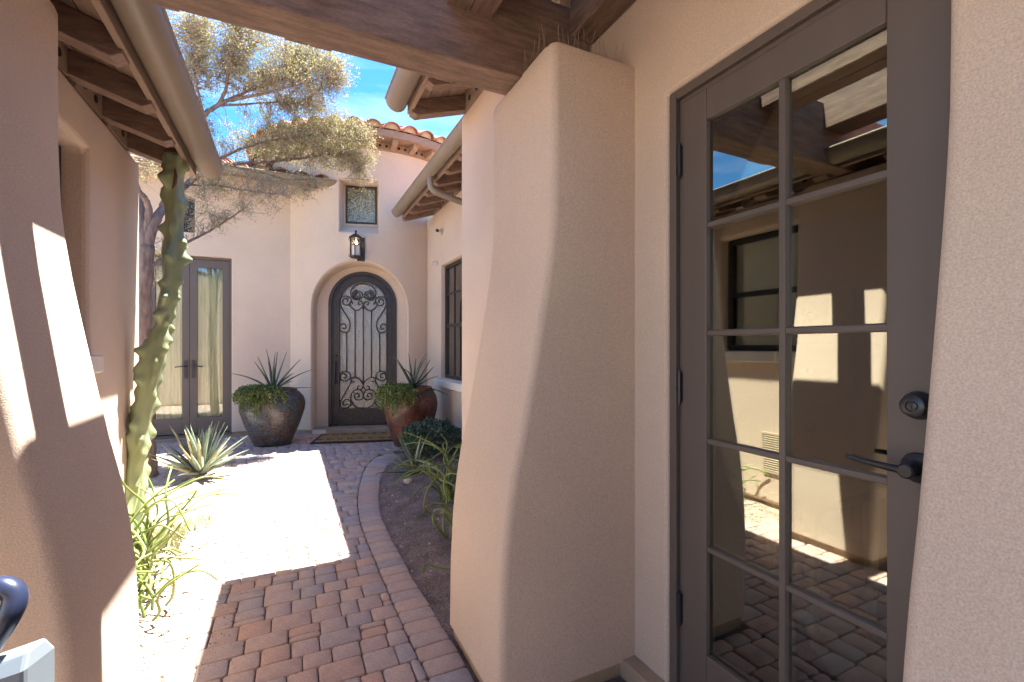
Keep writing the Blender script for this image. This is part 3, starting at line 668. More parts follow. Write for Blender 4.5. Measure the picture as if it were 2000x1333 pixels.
# French doors
YD = YR + .055
fg = G(); fg.box(FX0, FX0 + .03, YD, YD + .12, .05, FZ); fg.box(FX1 - .03, FX1, YD, YD + .12, .05, FZ); fg.box(FX0 + .03, FX1 - .03, YD, YD + .12, FZ - .035, FZ); fg.box(FX0, FX1, YD - .03, YD + .12, .02, .06)
fd = fg.build('french_door', M['door'], rr, bevel=.003); fd['label'] = 'dark brown French doors with cream curtains behind the glass'
xm = (FX0 + FX1) / 2
for s_, a, b in ((-1, FX0 + .032, xm - .002), (1, xm + .002, FX1 - .032)):
    g = G(); q = .09
    g.box(a, a + q, YD + .02, YD + .065, .065, FZ - .04); g.box(b - q, b, YD + .02, YD + .065, .065, FZ - .04); g.box(a + q, b - q, YD + .02, YD + .065, .065, .29); g.box(a + q, b - q, YD + .02, YD + .065, FZ - .155, FZ - .04)
    g.build('door_leaf', M['door'], fd, bevel=.003)
    G().box(a + q, b - q, YD + .038, YD + .044, .29, FZ - .155).build('pane', M['pane_clear'], fd)
    xh = xm + s_ * .045
    g = G(); g.box(xh - .02, xh + .02, YD + .006, YD + .021, .86, 1.12); g.tube(smoothpath([(xh, YD + .01, 1.03), (xh, YD - .045, 1.03), (xh + s_ * .05, YD - .05, 1.035), (xh + s_ * .12, YD - .045, 1.025)]), .008, 8); g.build('lever_handle', M['hardware'], fd, autos=True)
def curtain(label, a, b):
    g = G(); n = 60; rows = 10; vs = []
    for j in range(rows + 1):
        z = .12 + (2.50 - .12) * j / rows
        for i in range(n + 1):
            t = i / n; x = a + (b - a) * t
            vs.append((x + .006 * math.sin(j * .8 + t * 9), YD + .105 + .020 * math.sin(t * 38 + .5 * math.sin(j * .5)) + .012 * math.sin(t * 71 + 1.3 + .05 * j), z))
    fs = [(j * (n + 1) + i, j * (n + 1) + i + 1, (j + 1) * (n + 1) + i + 1, (j + 1) * (n + 1) + i) for j in range(rows) for i in range(n)]
    o = g.add(vs, fs).build('curtain', M['curtain'], smooth=True); so_ = o.modifiers.new('solid', 'SOLIDIFY'); so_.thickness = .002
    tag(o, label, 'curtain', 'curtains behind the French doors')
curtain('cream pleated curtain behind the left French door leaf', FX0 + .06, xm - .02)
curtain('cream pleated curtain behind the right French door leaf', xm + .02, FX1 - .06)
G().box(FX0 - .1, FX1 + .1, YR + .31, YR + .35, 0, 2.9).build('interior_backdrop', M['inside'], rr)
# roof edge: gutter, fascia, barrel tiles
yg0, yg1, zgr = 7.36, 7.52, 3.80
g = G()
n = 12; c = (yg0 + yg1) / 2; r_ = (yg1 - yg0) / 2
ring = [(c + r_ * math.cos(math.pi + math.pi * k / n), zgr + r_ * 1.05 * math.sin(math.pi + math.pi * k / n)) for k in range(n + 1)]
ring2 = [(c + (r_ - .004) * math.cos(math.pi + math.pi * k / n), zgr + (r_ - .004) * 1.05 * math.sin(math.pi + math.pi * k / n)) for k in range(n + 1)]
pr = ring + ring2[::-1]
g.prism([(-4.5, y, z) for y, z in pr], [(.66, y, z) for y, z in pr]); g.prism([(.655, y, z) for y, z in ring], [(.659, y, z) for y, z in ring]); g.tube([(-4.5, yg0, zgr), (.66, yg0, zgr)], .008, 6)
g.build('gutter', M['gutter'], rr, autos=True)
G().box(-4.5, .5, 7.525, 7.55, 3.70, 3.84).build('fascia', M['fascia'], rr)
G().hexa([(-4.5, 7.551, 3.74), (.5, 7.551, 3.74), (.5, 10.5, 4.86), (-4.5, 10.5, 4.86), (-4.5, 7.551, 3.80), (.5, 7.551, 3.80), (.5, 10.5, 4.92), (-4.5, 10.5, 4.92)]).build('roof_deck', M['clay'], rr)
rdk = thing('roof', None, None); put(rdk, rr); rdk.location = (0, 0, 0); rdk.location = (1.5, -YR, 0)
me = tile_mesh(.44, .115, .10); an = math.atan(.38)
for kx in range(15):
    for ky in range(4):
        y = 7.44 + ky * .36; o = inst('roof_tile', me, (.44 - kx * .265 + rnd(-.008, .008), y, 3.80 + (y - 7.5) * .38 + .015 + rnd(0, .006)), rdk, (an - .03, 0, rnd(-.015, .015)))

# ------------------------------------------------------------------ round entry turret
TH0 = R(16.3); TR = Vector((math.cos(TH0), -math.sin(TH0), 0)); TN = Vector((-math.sin(TH0), -math.cos(TH0), 0)); TO = Vector((1.056, 7.64, 0))
def T(lx, ln, z): return TO + TR * lx + TN * ln + Vector((0, 0, z))
RT = 1.69; LC = -1.276
surf = lambda x: LC + math.sqrt(max(0, RT * RT - x * x))
TC = TO + TN * LC
tw = thing('entry_turret', 'round stucco entry turret with arched iron door and small art window', 'turret', tuple(T(0, 0, 0)))
ZT = 4.36; ARX, ARZ = .725, 1.90; WXh, WZa, WZb = .295, 3.03, 3.84
ARC = lambda x, rr_, zc: zc + math.sqrt(max(0, rr_ * rr_ - x * x))
xs = sorted(set([-RT * math.cos(R(a)) for a in range(8, 173, 4)] + [-ARX + 2 * ARX * k / 64 for k in range(65)] + [-WXh, WXh] + [RT * .9903, -RT * .9903]))
xs = [x for i, x in enumerate(xs) if i == 0 or x - xs[i - 1] > 1e-4]
g = G()
def cols(x):
    if abs(x) <= ARX - 1e-7: lo = ARC(x, ARX, ARZ)
    else: lo = .05
    return lo
for a, b in zip(xs, xs[1:]):
    mid = (a + b) / 2
    la, lb = (cols(a), cols(b)) if abs(mid) < ARX else (.05, .05)
    if abs(mid) < ARX: la = ARC(a, ARX, ARZ); lb = ARC(b, ARX, ARZ)
    segs = [(la, lb, WZa, WZa), (WZa, WZa, WZb, WZb), (WZb, WZb, ZT, ZT)]
    for k, (p, q, r2, s2) in enumerate(segs):
        if k == 1 and abs(mid) < WXh: continue
        g.quad(T(a, surf(a), p), T(b, surf(b), q), T(b, surf(b), s2), T(a, surf(a), r2))
# closed back half of the drum
ang = [R(8 - k * 196 / 24) for k in range(25)]
x0_ = xs[-1]
a_end = math.acos(x0_ / RT)
pts = [(RT * math.cos(a_end - (2 * a_end * 0) - (math.pi * 2 - (math.pi - 2 * a_end)) * k / 24), RT * math.sin(a_end - (math.pi * 2 - (math.pi - 2 * a_end)) * k / 24)) for k in range(25)]
for (p, q), (p2, q2) in zip(pts, pts[1:]): g.quad(T(p, LC + q, .05), T(p2, LC + q2, .05), T(p2, LC + q2, ZT), T(p, LC + q, ZT))
# door niche reveal: soft outer edge, then straight in, then the ring wall around the door
def arch(half, zc, z0, n=48):
    return [(-half, z0)] + [(-half * math.cos(math.pi * k / n), zc + half * math.sin(math.pi * k / n)) for k in range(n + 1)] + [(half, z0)]
DH, DZC = .522, 1.985
o0 = arch(ARX, ARZ, .05); o1 = arch(ARX - .012, ARZ, .05); o2 = arch(ARX - .03, ARZ, .05); inn = arch(DH, DZC, .05)
ringA = [T(x, surf(x), z) for x, z in o0]; ringB = [T(x, surf(x) - .014, z) for x, z in o1]; ringC = [T(x, surf(x) - .05, z) for x, z in o2]; ringD = [T(x, 0, z) for x, z in o2]; ringE = [T(x, 0, z) for x, z in inn]; ringF = [T(x, -.12, z) for x, z in inn]
ri = G(); ri.loft([ringA, ringB, ringC, ringD, ringE, ringF], cap=False, closed=False)
# window niche
def rect(hx, za, zb): return [(-hx, za), (hx, za), (hx, zb), (-hx, zb)]
LW = .15
w0 = [T(x, surf(x), z) for x, z in rect(WXh, WZa, WZb)]; w1 = [T(x, surf(x) - .012, z) for x, z in rect(WXh - .012, WZa + .014, WZb - .012)]
w2 = [T(x, LW, z) for x, z in [(-WXh + .03, 3.20), (WXh - .03, 3.20), (WXh - .03, WZb - .015), (-WXh + .03, WZb - .015)]]
w3 = [T(x, LW, z) for x, z in rect(.235, 3.23, 3.815)]
wg = G(); wg.loft([w0, w1, w2, w3], cap=False)
g.build('wall', M['stucco'], tw, autos=True)
ri.build('door_niche', M['stucco'], tw, autos=True); wg.build('window_niche', M['stucco'], tw, autos=True)
fo = G(); fo.lathe([(RT - .035, -.08), (RT - .035, .06)], 48, TC); 
fo.build('footing', M['foundation'], tw)
# sunk window
def tbox(g, x0, x1, n0, n1, z0, z1): return g.hexa([T(x0, n0, z0), T(x1, n0, z0), T(x1, n1, z0), T(x0, n1, z0), T(x0, n0, z1), T(x1, n0, z1), T(x1, n1, z1), T(x0, n1, z1)])
g = G(); f_ = .026
tbox(g, -.234, -.234 + f_, LW - .03, LW + .012, 3.231, 3.814); tbox(g, .234 - f_, .234, LW - .03, LW + .012, 3.231, 3.814); tbox(g, -.234 + f_, .234 - f_, LW - .03, LW + .012, 3.231, 3.231 + f_); tbox(g, -.234 + f_, .234 - f_, LW - .03, LW + .012, 3.814 - f_, 3.814)
wn = g.build('window', M['frame'], tw, merge=True)
tbox(G(), -.21, .21, LW - .02, LW - .01, 3.255, 3.79).build('pane', M['art_glass'], wn)
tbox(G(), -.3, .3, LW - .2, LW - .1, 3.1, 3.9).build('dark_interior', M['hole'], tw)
# step in the niche
g = G(); tbox(g, -ARX + .035, ARX - .035, -.1, .30, -.05, .055); g.build('door_step', M['sill'], tw, bevel=.006)

# --- iron front door
fdr = thing('front_door', None, None, tuple(T(0, 0, .06))); put(fdr, tw); fdr['label'] = 'arched black iron door with scrollwork over rippled glass'
def arch_band(half_o, half_i, zc, z0, n0, n1, nm, mt, foot=True):
    A = arch(half_o, zc, z0); B = arch(half_i, zc, z0); gg = G()
    ra = [T(x, n0, z) for x, z in A]; rb = [T(x, n1, z) for x, z in A]; rc = [T(x, n1, z) for x, z in B]; rd = [T(x, n0, z) for x, z in B]
    gg.loft([ra, rb, rc, rd, ra], cap=False, closed=False); k = len(A)
    gg.add([ra[0], rb[0], rc[0], rd[0]], [(0, 1, 2, 3)]); gg.add([ra[-1], rb[-1], rc[-1], rd[-1]], [(3, 2, 1, 0)])
    return gg.build(nm, M[mt], fdr, autos=True)
arch_band(DH - .001, DH - .05, DZC, .056, -.10, .018, 'door_frame', 'iron')
arch_band(DH - .053, DH - .075, DZC, .066, -.07, -.004, 'stop_bead', 'iron')
arch_band(DH - .077, DH - .15, DZC, .07, -.06, -.012, 'leaf_frame', 'iron')
arch_band(DH - .147, DH - .165, DZC, .30, -.05, .0, 'glass_bead', 'iron')
GH = DH - .16
g = G(); tbox(g, -DH + .148, DH - .148, -.058, -.014, .071, .315); g.build('kick_panel', M['iron'], fdr, bevel=.004)
g = G(); tbox(g, -DH + .165, DH - .165, -.05, .0, .312, .33); g.build('bottom_bead', M['iron'], fdr)
ar = arch(GH, DZC, .31); G().prism([T(x, -.055, z) for x, z in ar], [T(x, -.047, z) for x, z in ar]).build('pane', M['rain_glass'], fdr)
LNs = -.022
def zx(px, py): return ((px - 307) / 549.5, 2.519 - py / 527.0)
def pbar(pts, r=.0085): return G().tube([T(x, LNs, z) for x, z in pts], r, 7).build('scroll_bar', M['iron'], fdr, smooth=True)
def mirror(p): return (614 - p[0], p[1])
def spiral(c, r0, r1, a0, turns, n=26):
    return [(c[0] + (r0 + (r1 - r0) * k / n) * math.cos(R(a0) + 2 * math.pi * turns * k / n), c[1] + (r0 + (r1 - r0) * k / n) * math.sin(R(a0) + 2 * math.pi * turns * k / n)) for k in range(n + 1)]
for x, a, b in ((168, 515, 850), (238, 325, 893), (307, 285, 950), (376, 325, 893), (446, 515, 850)): pbar([zx(x, a), zx(x, b)], .008)
def scroll(pts):
    p2 = [p for p in smoothpath([(x, y, 0) for x, y in pts], 3)]
    pbar([zx(p.x, p.y) for p in p2]); pbar([zx(614 - p.x, p.y) for p in p2])
# angles: image y grows downwards
scroll(spiral((255, 202), 12, 44, 180, 1.25, 18) + [(310, 165), (300, 130), (262, 112)] [:0])
scroll([(307, 104), (262, 112), (222, 135), (202, 170), (205, 205), (226, 234), (262, 242), (298, 215), (292, 182), (262, 168), (236, 185), (234, 212), (252, 222), (266, 208)])
scroll([(307, 290), (280, 320), (246, 332), (212, 312), (190, 282), (196, 262), (216, 264), (216, 280)])
scroll([(307, 285), (296, 262), (276, 254), (262, 268), (270, 284), (282, 280)])
scroll([(168, 262), (178, 246), (166, 230), (142, 236), (134, 262), (150, 286), (182, 284), (205, 252), (196, 224), (160, 212), (122, 224), (112, 268), (128, 318), (162, 372), (192, 425), (194, 470), (180, 505), (150, 517), (116, 504), (106, 474), (118, 448), (146, 444), (162, 466), (150, 488), (134, 480)])
scroll([(140, 892), (152, 900), (164, 888), (156, 866), (130, 864), (114, 886), (122, 912), (148, 924), (180, 914), (200, 886), (192, 858), (160, 842), (126, 850), (110, 870)])
scroll([(200, 886), (206, 915), (190, 960), (150, 1030), (118, 1090), (116, 1128), (140, 1150), (176, 1146), (200, 1118), (194, 1090), (166, 1076), (140, 1090), (138, 1116), (158, 1126), (170, 1112)])
scroll([(307, 960), (294, 930), (268, 904), (240, 894), (212, 900), (205, 920), (218, 934), (234, 926)])
scroll([(307, 968), (296, 988), (276, 998), (258, 986), (262, 968), (276, 968)])
scroll([(307, 1152), (260, 1148), (222, 1118), (202, 1070), (212, 1022), (250, 996), (288, 1004), (306, 1036), (300, 1070), (270, 1084), (240, 1072), (234, 1044), (252, 1028), (272, 1036), (272, 1054), (258, 1058)])
for zz in (2.25, 1.5, .45): tbox(G(), -DH + .150, -DH + .168, -.02, .012, zz - .03, zz + .03).build('glass_clip', M['iron'], fdr); tbox(G(), DH - .168, DH - .150, -.02, .012, zz - .03, zz + .03).build('glass_clip', M['iron'], fdr)
hx = -DH + .112
g = G(); g.tube([T(a, b, c) for a, b, c in ((hx, -.015, 1.08), (hx, .04, 1.075), (hx, .055, 1.0), (hx, .055, .82), (hx, .04, .74), (hx, -.015, .735))], .011, 8)
g.tube([T(hx - .018, .0, 1.07), T(hx - .018, .0, .74)], .006, 6); g.lathe([(.001, 0), (.024, .001), (.024, .02), (.001, .024)], 16, T(hx, .0, 1.165)); g.build('pull_handle', M['hardware'], fdr, autos=True)
# --- turret eave and tiles
er = G()
def circ(r, z, n=72): return [(TC.x + r * math.cos(2 * math.pi * k / n), TC.y + r * math.sin(2 * math.pi * k / n), z) for k in range(n)]
er.loft([circ(RT + .005, 4.30), circ(RT + .03, 4.30), circ(RT + .03, 4.42), circ(RT + .005, 4.42)], cap=False); er.build('frieze_ring', M['fascia'], tw, autos=True)
EO = RT + .30
G().loft([circ(RT - .05, 4.43), circ(EO - .03, 4.40), circ(EO, 4.40), circ(EO, 4.50), circ(EO - .03, 4.505), circ(.05, 5.3)], cap=False).build('turret_roof_deck', M['fascia'], tw, autos=True)
ca = math.atan2(-TC.y, -TC.x)
for k in range(-9, 10):
    a = ca + R(9.5) * k; dv = Vector((math.cos(a), math.sin(a), 0)); sv = Vector((-math.sin(a), math.cos(a), 0))
    c0 = Vector((TC.x, TC.y, 0)) + dv * RT; g = G()
    sec = [(.0, 4.305), (.19, 4.335), (.235, 4.36), (.235, 4.405), (.0, 4.425)]
    g.prism([c0 + dv * x + sv * .04 + Vector((0, 0, z)) for x, z in sec], [c0 + dv * x - sv * .04 + Vector((0, 0, z)) for x, z in sec]); g.build('rafter_tail', M['fascia'], tw, bevel=.003)
    for q in (.33, .67):
        a2 = a + R(9.5) * q; d2 = Vector((math.cos(a2), math.sin(a2), 0)); s2 = Vector((-math.sin(a2), math.cos(a2), 0)); c2 = Vector((TC.x, TC.y, 4.365)) + d2 * (RT + .02)
        G().prism([c2 + s2 * .02 * math.cos(t) + Vector((0, 0, .02 * math.sin(t))) for t in [2 * math.pi * i / 10 for i in range(10)]], [c2 + d2 * .013 + s2 * .02 * math.cos(t) + Vector((0, 0, .02 * math.sin(t))) for t in [2 * math.pi * i / 10 for i in range(10)]]).build('vent_hole_disc', M['hole'], tw)  # black disc standing proud, painted for the shade inside a vent hole
trf = thing('turret_roof', None, None, (TC.x, TC.y, 4.4)); put(trf, tw)
me0 = tile_mesh(.46, .118, .092); me1 = tile_mesh(.46, .10, .07)
for k in range(-11, 12):
    a = ca + R(7.6) * k
    for c_ in (0, 1, 2):
        rr0 = EO + .05 - c_ * .38; zz = 4.503 + c_ * .38 * .42
        o = inst('roof_tile', me0 if c_ == 0 else me1, (TC.x + rr0 * math.cos(a), TC.y + rr0 * math.sin(a), zz + rnd(-.004, .006)), trf)
        o.rotation_euler = (Matrix.Rotation(a + math.pi / 2, 4, 'Z') @ Matrix.Rotation(math.atan(.40), 4, 'X')).to_euler()

# ------------------------------------------------------------------ lantern
LX, LN0 = -.02, surf(0) + .012
ln = thing('wall_lantern', 'bronze hexagonal wall lantern with glowing bulb above the arched door', 'lantern', tuple(T(LX, LN0, 2.62)))
tbox(G(), LX + .0, LX + .11, LN0 - .02, LN0 + .012, 2.60, 2.95).build('back_plate', M['iron'], ln, bevel=.004)
cx_, cn_ = LX, LN0 + .115
def hexr(r, z, ph=30): return [T(cx_ + r * math.cos(R(60 * k + ph)), cn_ + r * math.sin(R(60 * k + ph)), z) for k in range(6)]
G().loft([hexr(.085, 2.625), hexr(.09, 2.632), hexr(.09, 2.65), hexr(.08, 2.655)], True).build('bottom_pan', M['iron'], ln)
G().loft([hexr(.092, 2.905), hexr(.105, 2.91), hexr(.10, 2.925), hexr(.05, 2.965), hexr(.018, 2.985), hexr(.012, 3.0), hexr(.02, 3.012), hexr(.012, 3.03), hexr(.002, 3.035)], True).build('roof_cap', M['iron'], ln)
for k in range(6):
    p0, p1 = hexr(.083, 2.65)[k], hexr(.083, 2.91)[k]; G().tube([p0, p1], .008, 6).build('cage_post', M['iron'], ln)
    q0, q1 = hexr(.083, 2.81)[k], hexr(.083, 2.81)[(k + 1) % 6]; G().tube([q0, q1], .006, 6).build('cage_rail', M['iron'], ln)
    u0, u1 = hexr(.083, 2.815)[k], hexr(.083, 2.90)[(k + 1) % 6]; v0, v1 = hexr(.083, 2.815)[(k + 1) % 6], hexr(.083, 2.90)[k]
    G().tube([u0, u1], .004, 5).tube([v0, v1], .004, 5).build('lattice', M['iron'], ln)
G().loft([hexr(.062, 2.66), hexr(.062, 2.81)], True).build('frosted_glass', M['candle'], ln)
G().lathe([(.004, 0), (.02, .01), (.024, .035), (.016, .06), (.004, .075)], 12, T(cx_, cn_, 2.815)).build('bulb', M['bulb'], ln, smooth=True)
for z_ in (2.64, 2.915):
    for s_ in (-1, 1):
        G().tube([T(cx_ + s_ * (.085 + .018 * math.sin(a)), cn_, z_ + .016 * (1 - math.cos(a)) * (1 if z_ < 2.7 else -1)) for a in [k * .55 for k in range(9)]], .004, 5).build('scroll_hook', M['iron'], ln)

# ------------------------------------------------------------------ doormat
def mt(x, y): return TO + TR * x + TN * y
dm = thing('doormat', 'coir doormat with black rubber border before the arched door', 'doormat', tuple(mt(0, .75)))
def mbox(x0, x1, y0, y1, z0, z1): return G().hexa([mt(x, y) + Vector((0, 0, z)) for z in (z0, z1) for x, y in ((x0, y0), (x1, y0), (x1, y1), (x0, y1))])
mbox(-.53, .62, .40, 1.06, .006, .02).build('rubber_backing', M['rubber'], dm, bevel=.004)
mbox(-.48, .57, .45, 1.01, .0205, .032).build('coir_field', M['coir'], dm, bevel=.004)
g = G()
for k in range(16):
    a = -.45 + .97 * (k % 8) / 7; b = .55 + .35 * (k // 8)
    g.tube([mt(a + .06 * math.cos(t) * (1 - t / 9), b + .06 * math.sin(t) * (1 - t / 9)) + Vector((0, 0, .033)) for t in [i * .6 for i in range(12)]], .004, 4)
g.build('scroll_pattern', M['rubber'], dm, kind='stuff')

# ------------------------------------------------------------------ plants
def leaf_blade(g, base, direc, length, width, droop, curl=.0, n=8, fold=.35, thick=.006):
    """stiff tapering succulent leaf with a folded section"""
    d = Vector(direc).normalized(); side = d.cross(Vector((0, 0, 1)))
    side = side.normalized() if side.length > .05 else Vector((1, 0, 0))
    p = Vector(base); rings = []
    for k in range(n + 1):
        t = k / n; wv = width * (0.62 + .55 * t - 0) * (1 - t ** 1.6) if t < 1 else 0
        wv = width * max(.02, (1 - t) ** .75 * (.75 + .9 * t * (1 - t) * 1.6))
        up = side.cross(d).normalized(); th = thick * (1.4 - t)
        rings.append([p - side * wv * .5 + up * wv * fold * .5, p - up * th * .3, p + side * wv * .5 + up * wv * fold * .5, p - up * (th * 1.5 + wv * fold * .1)])
        p = p + d * (length / n); d = (d + Vector((0, 0, -droop / n)) + side * curl / n).normalized()
    g.loft(rings, True); return g
def rosette(name, label, cat, base, n, length, width, mats, tilt=(15, 80), droop=.3, seed=1, group=None, thick=.006, curl=.2, leaves=None):
    random.seed(seed); t = thing(name, label, cat, tuple(base), group); base = Vector(base)
    for k in range(n):
        a = k * 2.39996 + rnd(-.25, .25); q = k / max(1, n - 1); el = R(90 - (tilt[0] + (tilt[1] - tilt[0]) * q + rnd(-7, 7)))
        d = Vector((math.cos(a) * math.cos(el), math.sin(a) * math.cos(el), math.sin(el)))
        ll = length * rnd(.82, 1.08) * (.82 + .18 * math.sin(math.pi * min(1, q * 1.2)))
        leaf_blade(G(), base + Vector((math.cos(a), math.sin(a), 0)) * width * .35 * q + Vector((0, 0, .03)), d, ll, width * rnd(.85, 1.1), droop * rnd(.3, 1.5) * (.3 + q), rnd(-curl, curl), thick=thick).build('leaf', M[mats[0] if (len(mats) == 1 or random.random() < .68) else mats[1]], t, smooth=True)
    return t
rosette('agave_plant', 'spiky blue green agave in full sun at the left bed', 'agave', spot(390, 932, 5.45) * 1.0 + Vector((0, 0, .0)), 50, .54, .075, ['agave', 'agave_tan'], (3, 66), .16, 3)
rosette('agave_plant', 'small shaded agave in the right bed beside the curved edging', 'agave', (1.15, 4.66, .01), 15, .46, .062, ['agave', 'agave', 'agave_tan'][:2], (18, 88), .25, 11)

# glazed pots
def pot(label, c, prof, m, rim, group):
    t = thing('glazed_pot', label, 'pot', tuple(c), group)
    G().lathe(prof, 56, c).build('body', M[m], t, smooth=True)
    rr_, rz = prof[-1]
    G().lathe([(rr_ - .01, rz - .02), (rr_ + .012, rz - .012), (rr_ + .016, rz + .006), (rr_ + .004, rz + .02), (rr_ - .025, rz + .016), (rr_ - .03, rz - .06), (.02, rz - .062)], 56, c).build('rim', M[rim], t, smooth=True)
    return t
PLc = Vector((-.20, 7.02, .0)); PRc = Vector((1.47, 6.16, .0))
pot('large blue and brown glazed pot left of the arched door', PLc, [(.20, 0), (.225, .01), (.25, .06), (.335, .27), (.395, .46), (.405, .55), (.385, .63), (.33, .70), (.285, .73)], 'pot_blue', 'potrim', 'glazed pots by the front door')
pot('red brown mottled glazed pot right of the arched door', PRc, [(.19, 0), (.21, .01), (.235, .07), (.30, .28), (.345, .46), (.355, .56), (.34, .65), (.30, .73), (.265, .76)], 'pot_red', 'potrim', 'glazed pots by the front door')
rosette('aloe_plant', 'thin leaved aloe standing in the blue pot', 'aloe', PLc + Vector((-.0, -.05, .70)), 17, .62, .040, ['aloe'], (2, 95), .45, 5, thick=.01)
rosette('aloe_plant', 'drooping aloe standing in the red brown pot', 'aloe', PRc + Vector((.02, -.05, .74)), 16, .55, .042, ['aloe'], (6, 98), .8, 9, thick=.01, curl=.6)
def leafcloud(g, pts, size, asp=.5, jit=1.0):
    for p in pts:
        p = Vector(p); d = Vector((rnd(-1, 1), rnd(-1, 1), rnd(-.6, 1) * jit)).normalized(); sd_ = d.orthogonal().normalized(); sd_ = (sd_ * math.cos(k_ := rnd(0, 6.28)) + d.cross(sd_) * math.sin(k_))
        l_ = size * rnd(.7, 1.3); w_ = l_ * asp * .5
        g.add([p, p + d * l_ * .5 + sd_ * w_, p + d * l_, p + d * l_ * .5 - sd_ * w_], [(0, 1, 2, 3)])
    return g
def trailing(label, c, prof, rim_z, a0, a1, seed):
    random.seed(seed); t = thing('trailing_plant', label, 'plant', tuple(c + Vector((0, 0, rim_z)))); g = G(); st = G()
    for k in range(95):
        a = R(rnd(a0, a1)); drop = rnd(.0, .40) ** 1.15 * (1 - abs((math.degrees(a) - (a0 + a1) / 2) / (a1 - a0)) * 1.2); path_ = []
        r = .14 + rnd(-.08, .1); rr_ = .30
        p = c + Vector((r * math.cos(a), r * math.sin(a), rim_z + .01 + rnd(0, .05))); path_.append(p)
        p = c + Vector(((rr_ + .03) * math.cos(a), (rr_ + .03) * math.sin(a), rim_z + .015 + rnd(0, .035))); path_.append(p)
        rx = .40 + rnd(.0, .05); path_.append(c + Vector((rx * math.cos(a + .1), rx * math.sin(a + .1), rim_z - drop * .4)))
        path_.append(c + Vector(((rx + .015) * math.cos(a + .12), (rx + .015) * math.sin(a + .12), rim_z - drop)))
        sp = smoothpath(path_, 4); st.tube(sp, .0025, 4)
        leafcloud(g, [q + Vector((rnd(-.02, .02), rnd(-.02, .02), rnd(-.01, .03))) for q in sp for _ in range(random.choice((2, 3, 4)))], .027, .6)
    g.build('foliage', M['trail_leaf'], t, kind='stuff'); st.build('stem', M['stem'], t, kind='stuff')
trailing('green trailing plant spilling over the blue pot', PLc, None, .73, 175, 285, 4)
trailing('green trailing plant spilling over the red brown pot', PRc + Vector((.0, 0, 0)), None, .75, 165, 262, 6)

# clipped shrub
random.seed(21); sc_ = Vector((1.52, 5.38, 0)); t = thing('shrub', 'dark green rounded shrub below the window sill', 'shrub', tuple(sc_)); g = G(); g2 = G(); st = G()
pts = []; pts2 = []
while len(pts) < 5200:
    d = Vector((rnd(-1, 1), rnd(-1, 1), rnd(-.35, 1))).normalized(); k = rnd(.72, 1.0) ** .7
    lump = 1 + .16 * mnoise.noise(d * 3.2) + .08 * mnoise.noise(d * 8)
    p = sc_ + Vector((d.x * .36 * k * lump, d.y * .40 * k * lump, .20 + d.z * .24 * k * lump))
    if p.z > .03: (pts2 if d.x < -.25 and d.z < .45 and random.random() < .45 else pts).append(p)
leafcloud(g, pts, .038, .55); leafcloud(g2, pts2, .036, .5)
for k in range(24):
    a = rnd(0, 6.28); st.tube([sc_ + Vector((0, 0, -.02)), sc_ + Vector((.12 * math.cos(a), .12 * math.sin(a), .15)), sc_ + Vector((.27 * math.cos(a), .29 * math.sin(a), rnd(.2, .38)))], [.008, .006, .003], 5)
g.build('foliage', M['shrub_leaf'], t, kind='stuff'); g2.build('new_foliage', M['shrub_new'], t, kind='stuff'); st.build('stem', M['bark'], t, kind='stuff')

# pencil-stemmed succulents
def pencil(label, stems, seed, r=.0085):
    random.seed(seed); b = Vector(stems[0][0]); t = thing('slipper_plant', label, 'succulent', tuple(b))
    for s_ in stems:
        p = smoothpath(s_, 5); n = len(p); rad = [r * (1 - .45 * i / n) for i in range(n)]; rad[-1] = r * .25
        G().tube(p, rad, 8).build('stem', M['stem'], t, smooth=True)
    return t
def wander(base, n, hgt, spread, lean, seed, droop=.6):
    random.seed(seed); out = []
    for k in range(n):
        p = Vector(base) + Vector((rnd(-.07, .07), rnd(-.10, .10), 0)); a = rnd(0, 6.28); pts = [p.copy()]
        d = Vector((math.cos(a) * .4 + lean[0], math.sin(a) * .4 + lean[1], 1)).normalized(); hh = hgt * rnd(.55, 1.15); st_ = 5
        for i in range(st_):
            p = p + d * hh / st_; pts.append(p.copy())
            d = (d + Vector((rnd(-.5, .5) * spread + lean[0] * .25, rnd(-.5, .5) * spread + lean[1] * .25, -droop * rnd(.0, .7) * (i / st_) * 2))).normalized()
        for q in pts: q.z = max(q.z, .015)
        out.append(pts)
    return out
LP = Vector((-.76, 3.05, .0))
pencil('tangle of pale green pencil stems at the foot of the cactus', wander((-.80, 3.40, .0), 34, .84, 1.6, (.07, -.08), 31, 1.2) + wander((-.72, 2.95, .0), 26, .54, 1.6, (.07, -.08), 32, 1.4), 1, .0085)
pencil('low pencil stem tuft in front of the left bed', wander((-.62, 2.75, .0), 7, .40, 1.1, (.12, -.25), 36, 1.3), 1, .0075)
pencil('green pencil stems leaning out of the right bed beside the pillar', wander((1.22, 3.75, .0), 26, .80, 1.5, (-.10, .0), 41, 1.2), 2, .009)
pencil('sprawling pencil stems low in the right bed near the edging', wander((1.02, 3.0, .0), 12, .55, 1.5, (-.22, .0), 43, 1.5) + [[(1.0, 2.45, .03), (.92, 2.47, .075), (.80, 2.52, .06), (.70, 2.56, .085), (.665, 2.53, .05)]], 2, .009)
